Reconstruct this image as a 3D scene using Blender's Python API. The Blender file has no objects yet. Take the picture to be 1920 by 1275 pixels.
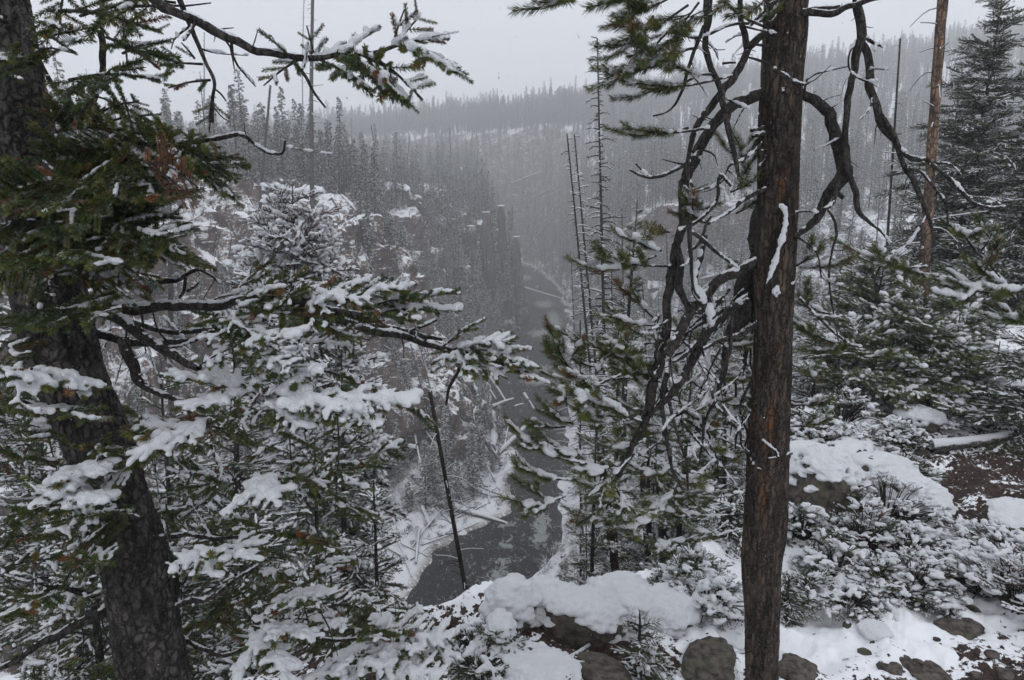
import bpy, math, random
import numpy as np
from mathutils import Vector, Matrix

# ------------------------------------------------------------------ camera, world, sun, exposure
SC = bpy.context.scene
COL = SC.collection
PITCH = math.radians(12.0)
FP = 1280.0                       # focal length in pixels of the 1920 px wide photograph
cam_data = bpy.data.cameras.new('camera')
cam = bpy.data.objects.new('camera', cam_data)
COL.objects.link(cam)
cam.location = (0, 0, 0)
cam.rotation_euler = (math.pi / 2 - PITCH, 0, 0)
cam_data.sensor_width = 36.0
cam_data.lens = 36.0 * FP / 1920.0
cam_data.clip_start = 0.05
cam_data.clip_end = 6000.0
SC.camera = cam

world = bpy.data.worlds.new('World')
SC.world = world
world.use_nodes = True
wn = world.node_tree
for n in list(wn.nodes):
    wn.nodes.remove(n)
w_out = wn.nodes.new('ShaderNodeOutputWorld')
w_bg = wn.nodes.new('ShaderNodeBackground')
w_sky = wn.nodes.new('ShaderNodeTexSky')
w_sky.sky_type = 'NISHITA'
w_sky.sun_disc = False
w_sky.sun_elevation = math.radians(40)
w_sky.sun_rotation = math.radians(200)
w_sky.dust_density = 4.0
w_hsv = wn.nodes.new('ShaderNodeHueSaturation')
w_hsv.inputs['Saturation'].default_value = 0.15
w_mix = wn.nodes.new('ShaderNodeMixRGB')
w_mix.inputs['Fac'].default_value = 0.8
w_mix.inputs['Color2'].default_value = (7.65, 7.95, 8.7, 1)      # even snow cloud over the sky
w_bg.inputs['Strength'].default_value = 0.15
wn.links.new(w_sky.outputs[0], w_hsv.inputs['Color'])
wn.links.new(w_hsv.outputs[0], w_mix.inputs['Color1'])
wn.links.new(w_mix.outputs[0], w_bg.inputs['Color'])
wn.links.new(w_bg.outputs[0], w_out.inputs['Surface'])

sun_data = bpy.data.lights.new('sun', 'SUN')
sun_data.energy = 0.5
sun_data.angle = math.radians(60)
sun_data.color = (1.0, 0.98, 0.95)
sun = bpy.data.objects.new('sun', sun_data)
sun.rotation_euler = (math.radians(50), 0, math.radians(200 - 180))
COL.objects.link(sun)

SC.view_settings.view_transform = 'Standard'
SC.view_settings.look = 'None'
SC.view_settings.gamma = 1.0
SC.view_settings.use_curve_mapping = False
SC.view_settings.exposure = EXPOSURE = -0.16
cy = SC.cycles
cy.max_bounces = 8
cy.diffuse_bounces = 3
cy.glossy_bounces = 2
cy.transmission_bounces = 2
cy.volume_bounces = 4
cy.transparent_max_bounces = 4
cy.use_adaptive_sampling = True
cy.adaptive_threshold = 0.02

HAZE = 0.0019
RIVER_Z = -40.0

# ------------------------------------------------------------------ helpers: view geometry used for laying things out
cP, sP = math.cos(PITCH), math.sin(PITCH)


def ray(px, py):
    a = (px - 960.0) / FP
    b = -(py - 637.5) / FP
    return Vector((a, cP + b * sP, -sP + b * cP))


def at(px, py, Y):
    d = ray(px, py)
    return d * (Y / d.y)


def on_z(px, py, z):
    d = ray(px, py)
    return d * (z / d.z)


# ------------------------------------------------------------------ numpy noise
def _h(ix, iy, iz, seed):
    with np.errstate(over='ignore'):
        n = (ix.astype(np.uint32) * np.uint32(374761393) + iy.astype(np.uint32) * np.uint32(668265263)
             + iz.astype(np.uint32) * np.uint32(2147483647 - 94) + np.uint32(seed * 7919 + 13))
        n = (n ^ (n >> np.uint32(13))) * np.uint32(1274126177)
        n = n ^ (n >> np.uint32(16))
    return (n & np.uint32(0xffffff)).astype(np.float64) / float(0xffffff) * 2 - 1


def vnoise(x, y, z=None, seed=0):
    x = np.asarray(x, float); y = np.asarray(y, float)
    z = np.zeros_like(x) if z is None else np.asarray(z, float)
    x0, y0, z0 = np.floor(x), np.floor(y), np.floor(z)
    fx, fy, fz = x - x0, y - y0, z - z0
    fx = fx * fx * (3 - 2 * fx); fy = fy * fy * (3 - 2 * fy); fz = fz * fz * (3 - 2 * fz)
    x0 = x0.astype(np.int64); y0 = y0.astype(np.int64); z0 = z0.astype(np.int64)
    out = 0
    for i in (0, 1):
        for j in (0, 1):
            for k in (0, 1):
                w = (fx if i else 1 - fx) * (fy if j else 1 - fy) * (fz if k else 1 - fz)
                out = out + w * _h(x0 + i, y0 + j, z0 + k, seed)
    return out


def fbm(x, y, z=None, octs=4, seed=0):
    a, f, s = 1.0, 1.0, 0
    for o in range(octs):
        s = s + a * vnoise(np.asarray(x) * f + o * 17.3, np.asarray(y) * f - o * 9.1, None if z is None else np.asarray(z) * f, seed + o)
        a *= 0.5; f *= 2.03
    return s / 1.9


# ------------------------------------------------------------------ materials
def nodemat(name):
    m = bpy.data.materials.new(name)
    m.use_nodes = True
    nt = m.node_tree
    b = nt.nodes['Principled BSDF']
    b.inputs['Roughness'].default_value = 0.85
    b.inputs['Specular IOR Level'].default_value = 0.2
    return m, nt, b


def N(nt, t, **kw):
    n = nt.nodes.new(t)
    for k, v in kw.items():
        if k in n.inputs:
            n.inputs[k].default_value = v
        else:
            setattr(n, k, v)
    return n


def mixc(nt, fac, c1, c2):
    m = nt.nodes.new('ShaderNodeMixRGB')
    for i, v in ((0, fac), (1, c1), (2, c2)):
        if isinstance(v, (int, float)):
            m.inputs[i].default_value = v
        elif isinstance(v, (tuple, list)):
            m.inputs[i].default_value = (*v[:3], 1)
        else:
            nt.links.new(v, m.inputs[i])
    return m.outputs[0]


def mth(nt, op, a, b=None, clamp=False):
    m = nt.nodes.new('ShaderNodeMath')
    m.operation = op
    m.use_clamp = clamp
    for i, v in ((0, a), (1, b)):
        if v is None:
            continue
        if isinstance(v, (int, float)):
            m.inputs[i].default_value = v
        else:
            nt.links.new(v, m.inputs[i])
    return m.outputs[0]


def smooth(nt, v, lo, hi):
    m = nt.nodes.new('ShaderNodeMapRange')
    m.interpolation_type = 'SMOOTHSTEP'
    nt.links.new(v, m.inputs[0])
    m.inputs[1].default_value = lo
    m.inputs[2].default_value = hi
    return m.outputs[0]


def noise(nt, scale, detail=4, rough=0.55, stretch=(1, 1, 1), space='pos', dist=0.0):
    tx = nt.nodes.new('ShaderNodeTexNoise')
    tx.inputs['Scale'].default_value = scale
    tx.inputs['Detail'].default_value = detail
    tx.inputs['Roughness'].default_value = rough
    tx.inputs['Distortion'].default_value = dist
    src = nt.nodes.new('ShaderNodeNewGeometry').outputs['Position'] if space == 'pos' else nt.nodes.new('ShaderNodeTexCoord').outputs['Object']
    mp = nt.nodes.new('ShaderNodeMapping')
    mp.inputs['Scale'].default_value = stretch
    nt.links.new(src, mp.inputs[0])
    nt.links.new(mp.outputs[0], tx.inputs['Vector'])
    return tx.outputs['Fac']


def bump(nt, b, h, strength=0.5, dist=0.01):
    n = nt.nodes.new('ShaderNodeBump')
    n.inputs['Strength'].default_value = strength
    n.inputs['Distance'].default_value = dist
    nt.links.new(h, n.inputs['Height'])
    nt.links.new(n.outputs[0], b.inputs['Normal'])


def up_facing(nt):
    g = nt.nodes.new('ShaderNodeNewGeometry')
    s = nt.nodes.new('ShaderNodeSeparateXYZ')
    nt.links.new(g.outputs['Normal'], s.inputs[0])
    k = mth(nt, 'MULTIPLY', g.outputs['Backfacing'], -2.0)
    k = mth(nt, 'ADD', k, 1.0)
    return mth(nt, 'MULTIPLY', s.outputs['Z'], k)


SNOW = (0.82, 0.835, 0.86)


def snow_material():
    m, nt, b = nodemat('snow')
    n1 = noise(nt, 60, 5, 0.6)
    c = mixc(nt, smooth(nt, noise(nt, 9, 4), 0.35, 0.7), (0.78, 0.795, 0.82), SNOW)
    nt.links.new(c, b.inputs['Base Color'])
    b.inputs['Roughness'].default_value = 0.7
    bump(nt, b, mth(nt, 'ADD', n1, mth(nt, 'MULTIPLY', noise(nt, 240, 2, 0.6), 0.5)), 0.8, 0.02)
    return m


def needle_material(name, ramp, frost=0.25, scale=40):
    m, nt, b = nodemat(name)
    oi = nt.nodes.new('ShaderNodeObjectInfo')
    r = nt.nodes.new('ShaderNodeValToRGB')
    el = r.color_ramp.elements
    while len(el) < len(ramp):
        el.new(0.5)
    for e, (p, c) in zip(el, ramp):
        e.position = p
        e.color = (*c, 1)
    nt.links.new(oi.outputs['Random'], r.inputs[0])
    c = r.outputs[0]
    c = mixc(nt, smooth(nt, noise(nt, scale * 0.2, 3), 0.35, 0.7), c, mixc(nt, 0.5, c, (0.02, 0.03, 0.02)))
    if frost > 0:
        f = mth(nt, 'MULTIPLY', smooth(nt, noise(nt, scale, 3), 0.5, 0.62), frost)
        f = mth(nt, 'MULTIPLY', f, smooth(nt, up_facing(nt), -0.2, 0.5))
        c = mixc(nt, f, c, SNOW)
    nt.links.new(c, b.inputs['Base Color'])
    b.inputs['Roughness'].default_value = 0.55
    return m


def voro(nt, scale, stretch):
    tx = nt.nodes.new('ShaderNodeTexVoronoi')
    tx.feature = 'DISTANCE_TO_EDGE'
    tx.inputs['Scale'].default_value = scale
    g = nt.nodes.new('ShaderNodeNewGeometry')
    mp = nt.nodes.new('ShaderNodeMapping'); mp.inputs['Scale'].default_value = stretch
    nz = nt.nodes.new('ShaderNodeTexNoise'); nz.inputs['Scale'].default_value = scale * 0.6; nz.inputs['Detail'].default_value = 3
    nt.links.new(g.outputs['Position'], nz.inputs['Vector'])
    va = nt.nodes.new('ShaderNodeVectorMath'); va.operation = 'SCALE'; va.inputs['Scale'].default_value = 1.6 / scale
    nt.links.new(nz.outputs['Color'], va.inputs[0])
    ad = nt.nodes.new('ShaderNodeVectorMath'); ad.operation = 'ADD'
    nt.links.new(g.outputs['Position'], ad.inputs[0]); nt.links.new(va.outputs[0], ad.inputs[1])
    nt.links.new(ad.outputs[0], mp.inputs[0]); nt.links.new(mp.outputs[0], tx.inputs['Vector'])
    return tx.outputs['Distance']


def bark_material(name, dark, light, flake=None, snowy=0.0, vs=1.0, relief=0.01, plate=30, pst=0.5):
    m, nt, b = nodemat(name)
    n1 = noise(nt, 26 * vs, 6, 0.65, (1, 1, 0.22), dist=0.6)
    n2 = noise(nt, 5 * vs, 3, 0.5, (1, 1, 0.5))
    c = mixc(nt, smooth(nt, n1, 0.36, 0.66), dark, light)
    c = mixc(nt, smooth(nt, n2, 0.42, 0.7), c, mixc(nt, 0.6, c, dark))
    if flake:
        f1 = smooth(nt, noise(nt, 15 * vs, 4, 0.6, (1, 1, 0.12)), 0.55, 0.63)
        f2 = smooth(nt, noise(nt, 2.2 * vs, 2, 0.5, (1, 1, 0.6)), 0.46, 0.6)
        c = mixc(nt, mth(nt, 'MULTIPLY', f1, mth(nt, 'MULTIPLY', f2, flake[1])), c, mixc(nt, noise(nt, 60 * vs, 3, 0.6, (1, 1, 0.2)), flake[0], dark))
    crack = voro(nt, plate * vs, (1, 1, pst))
    c = mixc(nt, mth(nt, 'MULTIPLY', smooth(nt, crack, 0.18, 0.02), smooth(nt, noise(nt, 9 * vs, 3), 0.28, 0.5)), c, mixc(nt, 0.75, c, (0.006, 0.005, 0.005)))
    c = mixc(nt, mth(nt, 'MULTIPLY', smooth(nt, noise(nt, 70 * vs, 3, 0.7), 0.52, 0.66), 0.5), c, mixc(nt, 0.5, c, (0.16, 0.15, 0.14)))
    f = mth(nt, 'MULTIPLY', smooth(nt, noise(nt, 95 * vs, 3, 0.7), 0.665, 0.70), smooth(nt, noise(nt, 7 * vs, 2), 0.45, 0.6))
    c = mixc(nt, mth(nt, 'MULTIPLY', f, 0.5), c, SNOW)
    if snowy > 0:
        f = mth(nt, 'MULTIPLY', smooth(nt, up_facing(nt), 0.15, 0.6), smooth(nt, noise(nt, 12 * vs, 3), 0.4, 0.55))
        c = mixc(nt, mth(nt, 'MULTIPLY', f, snowy), c, SNOW)
    nt.links.new(c, b.inputs['Base Color'])
    b.inputs['Roughness'].default_value = 0.9
    bump(nt, b, mth(nt, 'ADD', n1, mth(nt, 'MULTIPLY', smooth(nt, crack, 0.0, 0.25), 0.8)), 1.0, relief)
    return m


M = {}
M['snow'] = snow_material()
M['spruce'] = needle_material('spruce_needles', [(0, (0.042, 0.074, 0.022)), (0.45, (0.075, 0.110, 0.026)), (0.8, (0.120, 0.130, 0.026)), (0.92, (0.13, 0.095, 0.03)), (0.97, (0.19, 0.075, 0.03))], 0.28)
M['spruce_mid'] = needle_material('spruce_needles_mid', [(0, (0.040, 0.066, 0.026)), (0.5, (0.070, 0.096, 0.030)), (0.9, (0.100, 0.108, 0.032))], 0.85, 30)
M['pine_mid'] = needle_material('pine_needles_mid', [(0, (0.060, 0.085, 0.028)), (0.5, (0.095, 0.120, 0.034)), (0.9, (0.13, 0.13, 0.036))], 0.85, 30)
M['pine'] = needle_material('pine_needles', [(0, (0.060, 0.090, 0.024)), (0.5, (0.10, 0.13, 0.030)), (0.85, (0.14, 0.145, 0.034)), (0.97, (0.13, 0.075, 0.03))], 0.8)
M['dead'] = needle_material('dead_needles', [(0, (0.20, 0.075, 0.03)), (0.6, (0.26, 0.10, 0.045)), (1, (0.14, 0.06, 0.03))], 0.05)
M['russet'] = needle_material('russet_needles', [(0, (0.20, 0.075, 0.04)), (0.5, (0.15, 0.068, 0.038)), (0.8, (0.05, 0.06, 0.03))], 0.2)
M['bud'] = nodemat('bud')[0]
M['bud'].node_tree.nodes['Principled BSDF'].inputs['Base Color'].default_value = (0.14, 0.05, 0.022, 1)
M['bark'] = bark_material('spruce_bark', (0.020, 0.018, 0.017), (0.115, 0.102, 0.095), relief=0.016, plate=34, pst=0.62)
M['bark_pine'] = bark_material('lodgepole_bark', (0.022, 0.016, 0.0125), (0.108, 0.080, 0.061), ((0.26, 0.11, 0.035), 0.75), relief=0.012, plate=48, pst=0.22)
M['branch'] = bark_material('branch_bark', (0.018, 0.015, 0.013), (0.085, 0.075, 0.068), snowy=0.0, vs=2, relief=0.004)
M['grey_wood'] = bark_material('bleached_wood', (0.05, 0.045, 0.042), (0.16, 0.145, 0.135), snowy=0.9, vs=0.6)
M['far_bark'] = bark_material('far_bark', (0.035, 0.030, 0.028), (0.09, 0.08, 0.074), vs=0.4)
M['orange_wood'] = bark_material('barkless_wood', (0.075, 0.056, 0.046), (0.30, 0.185, 0.12), vs=0.6)


def far_crown_material(name, a, b2, frost):
    m, nt, b = nodemat(name)
    oi = nt.nodes.new('ShaderNodeObjectInfo')
    c = mixc(nt, oi.outputs['Random'], a, b2)
    c = mixc(nt, smooth(nt, noise(nt, 1.3, 3), 0.35, 0.65), mixc(nt, 0.45, c, (0.02, 0.025, 0.018)), c)
    f = mth(nt, 'MULTIPLY', smooth(nt, noise(nt, 3.5, 4), 0.42, 0.58), frost)
    f = mth(nt, 'MULTIPLY', f, smooth(nt, up_facing(nt), -0.1, 0.6))
    c = mixc(nt, f, c, SNOW)
    nt.links.new(c, b.inputs['Base Color'])
    return m


M['far_spruce'] = far_crown_material('far_spruce', (0.040, 0.056, 0.032), (0.062, 0.082, 0.040), 0.6)
M['far_pine'] = far_crown_material('far_pine', (0.06, 0.076, 0.038), (0.088, 0.104, 0.046), 0.6)


def rock_material(name, a, b2, lich, snowy=0.75, sc=1.0):
    m, nt, b = nodemat(name)
    n1 = noise(nt, 2.2 * sc, 8, 0.65, dist=0.3)
    n2 = noise(nt, 0.5 * sc, 3)
    c = mixc(nt, smooth(nt, n1, 0.35, 0.65), a, b2)
    c = mixc(nt, smooth(nt, n2, 0.5, 0.65), c, mixc(nt, 0.5, c, lich))
    up = mth(nt, 'ADD', up_facing(nt), mth(nt, 'MULTIPLY', mth(nt, 'SUBTRACT', noise(nt, 5 * sc, 6, 0.7), 0.5), 2.8))
    c = mixc(nt, smooth(nt, up, snowy, snowy + 0.12), c, SNOW)
    nt.links.new(c, b.inputs['Base Color'])
    bump(nt, b, n1, 0.9, 0.05 / sc)
    return m


M['rock'] = rock_material('boulder_rock', (0.030, 0.026, 0.023), (0.125, 0.105, 0.090), (0.085, 0.088, 0.055), 3.2, 9)
M['cliff'] = rock_material('cliff_rock', (0.03, 0.025, 0.024), (0.11, 0.085, 0.074), (0.07, 0.065, 0.055), 0.55, 1.0)


def terrain_material():
    m, nt, b = nodemat('snowy_ground')
    geo = nt.nodes.new('ShaderNodeNewGeometry')
    cd = nt.nodes.new('ShaderNodeVectorMath'); cd.operation = 'LENGTH'
    nt.links.new(geo.outputs['Position'], cd.inputs[0])
    sp = nt.nodes.new('ShaderNodeSeparateXYZ'); nt.links.new(geo.outputs['True Normal'], sp.inputs[0])
    slope = sp.outputs['Z']
    # dark litter and soil on the ledge, brush and rock in the canyon
    soil = mixc(nt, smooth(nt, noise(nt, 30, 5, 0.7), 0.4, 0.62), (0.022, 0.015, 0.013), (0.068, 0.044, 0.035))
    brush = mixc(nt, smooth(nt, noise(nt, 1.6, 6, 0.7), 0.4, 0.62), (0.045, 0.037, 0.033), (0.13, 0.105, 0.09))
    rock = mixc(nt, smooth(nt, noise(nt, 0.55, 9, 0.72, (1, 1, 1.5)), 0.38, 0.62), (0.024, 0.019, 0.017), (0.13, 0.085, 0.065))
    attr = nt.nodes.new('ShaderNodeAttribute'); attr.attribute_name = 'ledge'
    low = mixc(nt, smooth(nt, slope, 0.75, 0.5), brush, rock)
    base = mixc(nt, attr.outputs['Fac'], low, soil)
    bare = nt.nodes.new('ShaderNodeAttribute'); bare.attribute_name = 'bare'
    # snow cover: fine patches near, coarser far
    nn = mth(nt, 'ADD', mth(nt, 'MULTIPLY', noise(nt, 22, 5, 0.62), 0.55), mth(nt, 'MULTIPLY', noise(nt, 5.0, 4, 0.6), 0.45))
    nf = mth(nt, 'ADD', mth(nt, 'MULTIPLY', noise(nt, 1.8, 6, 0.7), 0.6), mth(nt, 'MULTIPLY', noise(nt, 0.22, 3), 0.4))
    tn = smooth(nt, mth(nt, 'SUBTRACT', nn, mth(nt, 'MULTIPLY', bare.outputs['Fac'], 0.15)), 0.37, 0.40)
    sl = smooth(nt, slope, 0.45, 0.95)
    tf = smooth(nt, mth(nt, 'ADD', nf, mth(nt, 'MULTIPLY', sl, 0.25)), 0.575, 0.64)
    sn_l = nt.nodes.new('ShaderNodeAttribute'); sn_l.attribute_name = 'bank'
    tf = mth(nt, 'ADD', tf, mth(nt, 'MULTIPLY', sn_l.outputs['Fac'], smooth(nt, nf, 0.44, 0.52)), True)
    snow = mth(nt, 'ADD', mth(nt, 'MULTIPLY', tn, attr.outputs['Fac']), mth(nt, 'MULTIPLY', tf, mth(nt, 'SUBTRACT', 1.0, attr.outputs['Fac'])), True)
    snow = mth(nt, 'MULTIPLY', snow, smooth(nt, slope, 0.30, 0.55))
    edge = nt.nodes.new('ShaderNodeAttribute'); edge.attribute_name = 'sedge'
    g = mixc(nt, smooth(nt, noise(nt, 3, 4), 0.4, 0.6), (0.10, 0.06, 0.035), (0.17, 0.11, 0.065))
    spk = smooth(nt, mth(nt, 'ADD', mth(nt, 'MULTIPLY', noise(nt, 2.6, 9, 0.8), 0.75), mth(nt, 'ADD', mth(nt, 'MULTIPLY', noise(nt, 0.35, 3), 0.25), mth(nt, 'MULTIPLY', slope, 0.10))), 0.56, 0.615)
    strat = smooth(nt, mth(nt, 'ADD', noise(nt, 1.1, 7, 0.7, (0.45, 0.45, 2.4)), mth(nt, 'MULTIPLY', slope, 0.16)), 0.60, 0.66)
    spk = mth(nt, 'MAXIMUM', spk, strat)
    spk = mth(nt, 'MULTIPLY', spk, mth(nt, 'SUBTRACT', 0.85, attr.outputs['Fac']), True)
    snow = mth(nt, 'MAXIMUM', snow, spk)
    c = mixc(nt, snow, base, SNOW)
    c = mixc(nt, mth(nt, 'MULTIPLY', edge.outputs['Fac'], smooth(nt, noise(nt, 2.5, 4), 0.36, 0.5)), c, g)
    nt.links.new(c, b.inputs['Base Color'])
    hh = mth(nt, 'ADD', mth(nt, 'MULTIPLY', nn, 1.0), mth(nt, 'MULTIPLY', tn, 0.25))
    bump(nt, b, hh, 0.55, 0.03)
    return m


M['ground'] = terrain_material()


# ------------------------------------------------------------------ mesh helpers
def to_mesh(name, verts, faces, mats, mat_idx=None, smooth_=False, attrs=None):
    """faces: array (n,3) or (n,4), or a list of such arrays"""
    me = bpy.data.meshes.new(name)
    verts = np.asarray(verts, np.float32).reshape(-1, 3)
    if isinstance(faces, np.ndarray):
        faces = [faces]
    faces = [np.asarray(f, np.int32) for f in faces if len(f)]
    me.vertices.add(len(verts))
    me.vertices.foreach_set('co', verts.ravel())
    if faces:
        loops = np.concatenate([f.ravel() for f in faces])
        sizes = np.concatenate([np.full(len(f), f.shape[1], np.int32) for f in faces])
        starts = np.concatenate([[0], np.cumsum(sizes)[:-1]]).astype(np.int32)
        me.loops.add(len(loops))
        me.loops.foreach_set('vertex_index', loops)
        me.polygons.add(len(sizes))
        me.polygons.foreach_set('loop_start', starts)
        me.polygons.foreach_set('loop_total', sizes)
    if not isinstance(mats, (list, tuple)):
        mats = [mats]
    for m in mats:
        me.materials.append(m)
    if mat_idx is not None:
        me.polygons.foreach_set('material_index', np.asarray(mat_idx, np.int32))
    me.update(calc_edges=True)
    if faces and smooth_:
        me.polygons.foreach_set('use_smooth', np.ones(len(me.polygons), bool))
    if attrs:
        for k, v in attrs.items():
            a = me.attributes.new(k, 'FLOAT', 'POINT')
            a.data.foreach_set('value', np.asarray(v, np.float32))
    return me


def link(name, data, parent=None, **props):
    o = bpy.data.objects.new(name, data)
    COL.objects.link(o)
    if parent is not None:
        o.parent = parent
    for k, v in props.items():
        if v:
            o[k] = v
    return o


def root(name, loc, label, category, group=None):
    o = bpy.data.objects.new(name, None)
    o.empty_display_size = 0.1
    o.location = loc
    COL.objects.link(o)
    o['label'] = label
    o['category'] = category
    if group:
        o['group'] = group
    return o


def rel(verts, r):
    return np.asarray(verts, float).reshape(-1, 3) - np.array(r.location)


def spline(pts, n):
    """Catmull-Rom through rows (any number of columns)"""
    P = np.asarray(pts, float)
    if len(P) == 2:
        t = np.linspace(0, 1, n)[:, None]
        return P[0] * (1 - t) + P[1] * t
    Q = np.vstack([2 * P[0] - P[1], P, 2 * P[-1] - P[-2]])
    u = np.linspace(0, len(P) - 1 - 1e-9, n)
    i = u.astype(int)
    t = (u - i)[:, None]
    a, b, c, d = Q[i], Q[i + 1], Q[i + 2], Q[i + 3]
    return 0.5 * ((2 * b) + (-a + c) * t + (2 * a - 5 * b + 4 * c - d) * t * t + (-a + 3 * b - 3 * c + d) * t ** 3)


def tube(pts, rad, sides=7, lump=0.0, seed=0, cap=True):
    """pts (n,3), rad (n,) -> verts, quads (n-1)*sides"""
    P = np.asarray(pts, float)
    n = len(P)
    rad = np.broadcast_to(np.asarray(rad, float), (n,)).copy()
    T = np.gradient(P, axis=0)
    T /= np.linalg.norm(T, axis=1)[:, None] + 1e-12
    ref = np.array([0.31, 0.12, 0.94]) if abs(T[0, 2]) < 0.8 else np.array([0.94, 0.12, 0.31])
    U = np.cross(T, ref); U /= np.linalg.norm(U, axis=1)[:, None] + 1e-12
    V = np.cross(T, U)
    a = np.linspace(0, 2 * np.pi, sides, endpoint=False)
    ca, sa = np.cos(a), np.sin(a)
    R = rad[:, None] * np.ones(sides)[None]
    if lump:
        s = np.cumsum(np.r_[0, np.linalg.norm(np.diff(P, axis=0), axis=1)])
        rr = max(rad.max(), 1e-4)
        R = R * (1 + lump * fbm(s[:, None] / (rr * 4) + 0 * ca[None], ca[None] * 1.1 + seed * 3.7 + 0 * s[:, None], sa[None] * 1.1 + 0 * s[:, None], 3, seed))
    W = P[:, None] + U[:, None] * (R * ca)[..., None] + V[:, None] * (R * sa)[..., None]
    verts = W.reshape(-1, 3)
    i = np.arange(n - 1)[:, None] * sides
    j = np.arange(sides)[None]
    k = (j + 1) % sides
    F = np.stack([i + j, i + k, i + sides + k, i + sides + j], -1).reshape(-1, 4)
    return verts, F


class Acc:
    """collects tubes / pieces into one mesh"""
    def __init__(s):
        s.v, s.q, s.t, s.n, s.mq, s.mt = [], [], [], 0, [], []

    def add(s, v, f, m=0):
        f = np.asarray(f)
        if f.shape[1] == 4:
            s.q.append(f + s.n); s.mq.append(np.full(len(f), m))
        else:
            s.t.append(f + s.n); s.mt.append(np.full(len(f), m))
        s.v.append(np.asarray(v, float)); s.n += len(v)

    def tube(s, pts, rad, sides=5, m=0, **k):
        v, f = tube(pts, rad, sides, **k)
        s.add(v, f, m)

    def mesh(s, name, mats, r=None, smooth_=False):
        v = np.concatenate(s.v)
        if r is not None:
            v = rel(v, r)
        fs, mi = [], []
        if s.q:
            fs.append(np.concatenate(s.q)); mi.append(np.concatenate(s.mq))
        if s.t:
            fs.append(np.concatenate(s.t)); mi.append(np.concatenate(s.mt))
        return to_mesh(name, v, fs, mats, np.concatenate(mi), smooth_)


def _ico(sub):
    import bmesh
    bm = bmesh.new()
    bmesh.ops.create_icosphere(bm, subdivisions=sub, radius=1)
    v = np.array([x.co[:] for x in bm.verts]); f = np.array([[x.index for x in q.verts] for q in bm.faces])
    bm.free()
    return v, f


ICO1, ICO2, ICO3, ICO4, ICO5 = (_ico(k) for k in (1, 2, 3, 4, 5))


def frames(D, up=(0, 0, 1)):
    """columns X along D, Z as near up as possible -> rotation matrices (n,3,3)"""
    X = D / (np.linalg.norm(D, axis=1)[:, None] + 1e-12)
    U = np.broadcast_to(np.asarray(up, float), X.shape)
    Y = np.cross(U, X)
    ln = np.linalg.norm(Y, axis=1)[:, None]
    Y = np.where(ln < 1e-4, np.array([0, 1.0, 0]), Y / (ln + 1e-12))
    Z = np.cross(X, Y)
    return np.stack([X, Y, Z], -1)


def euler_of(R):
    sy = np.hypot(R[:, 0, 0], R[:, 1, 0])
    return np.stack([np.arctan2(R[:, 2, 1], R[:, 2, 2]), np.arctan2(-R[:, 2, 0], sy), np.arctan2(R[:, 1, 0], R[:, 0, 0])], -1)


# ------------------------------------------------------------------ geometry nodes: instances of one library of small sprays on points
def library(name, protos):
    c = bpy.data.collections.new(name)
    for i, (nm, me) in enumerate(protos):
        o = bpy.data.objects.new('%02d_%s' % (i, nm), me)
        c.objects.link(o)
    ng = bpy.data.node_groups.new('scatter_' + name, 'GeometryNodeTree')
    ng.interface.new_socket(name='Geometry', in_out='INPUT', socket_type='NodeSocketGeometry')
    ng.interface.new_socket(name='Geometry', in_out='OUTPUT', socket_type='NodeSocketGeometry')
    gi = ng.nodes.new('NodeGroupInput'); go = ng.nodes.new('NodeGroupOutput')
    ip = ng.nodes.new('GeometryNodeInstanceOnPoints')
    ci = ng.nodes.new('GeometryNodeCollectionInfo')
    ci.inputs['Collection'].default_value = c
    ci.inputs['Separate Children'].default_value = True
    ci.inputs['Reset Children'].default_value = True
    ip.inputs['Pick Instance'].default_value = True

    def na(nm, t):
        x = ng.nodes.new('GeometryNodeInputNamedAttribute')
        x.data_type = t
        x.inputs['Name'].default_value = nm
        return x.outputs['Attribute']
    L = ng.links.new
    L(gi.outputs[0], ip.inputs['Points'])
    L(ci.outputs[0], ip.inputs['Instance'])
    L(na('idx', 'INT'), ip.inputs['Instance Index'])
    L(na('rot', 'FLOAT_VECTOR'), ip.inputs['Rotation'])
    L(na('scl', 'FLOAT_VECTOR'), ip.inputs['Scale'])
    L(ip.outputs[0], go.inputs[0])
    return ng


def scatter(name, ng, pts, eul, scl, idx, parent=None, **props):
    pts = np.asarray(pts, np.float32).reshape(-1, 3)
    if parent is not None:
        pts = (pts - np.array(parent.location, np.float32)).astype(np.float32)
    me = bpy.data.meshes.new(name)
    me.vertices.add(len(pts))
    me.vertices.foreach_set('co', pts.ravel())
    a = me.attributes.new('rot', 'FLOAT_VECTOR', 'POINT'); a.data.foreach_set('vector', np.asarray(eul, np.float32).ravel())
    s = np.asarray(scl, np.float32)
    if s.ndim == 1:
        s = np.repeat(s[:, None], 3, 1)
    a = me.attributes.new('scl', 'FLOAT_VECTOR', 'POINT'); a.data.foreach_set('vector', s.ravel())
    a = me.attributes.new('idx', 'INT', 'POINT'); a.data.foreach_set('value', np.asarray(idx, np.int32))
    o = link(name, me, parent, kind='stuff', **props)
    md = o.modifiers.new('scatter', 'NODES')
    md.node_group = ng
    return o


rng = np.random.default_rng(7)

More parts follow.
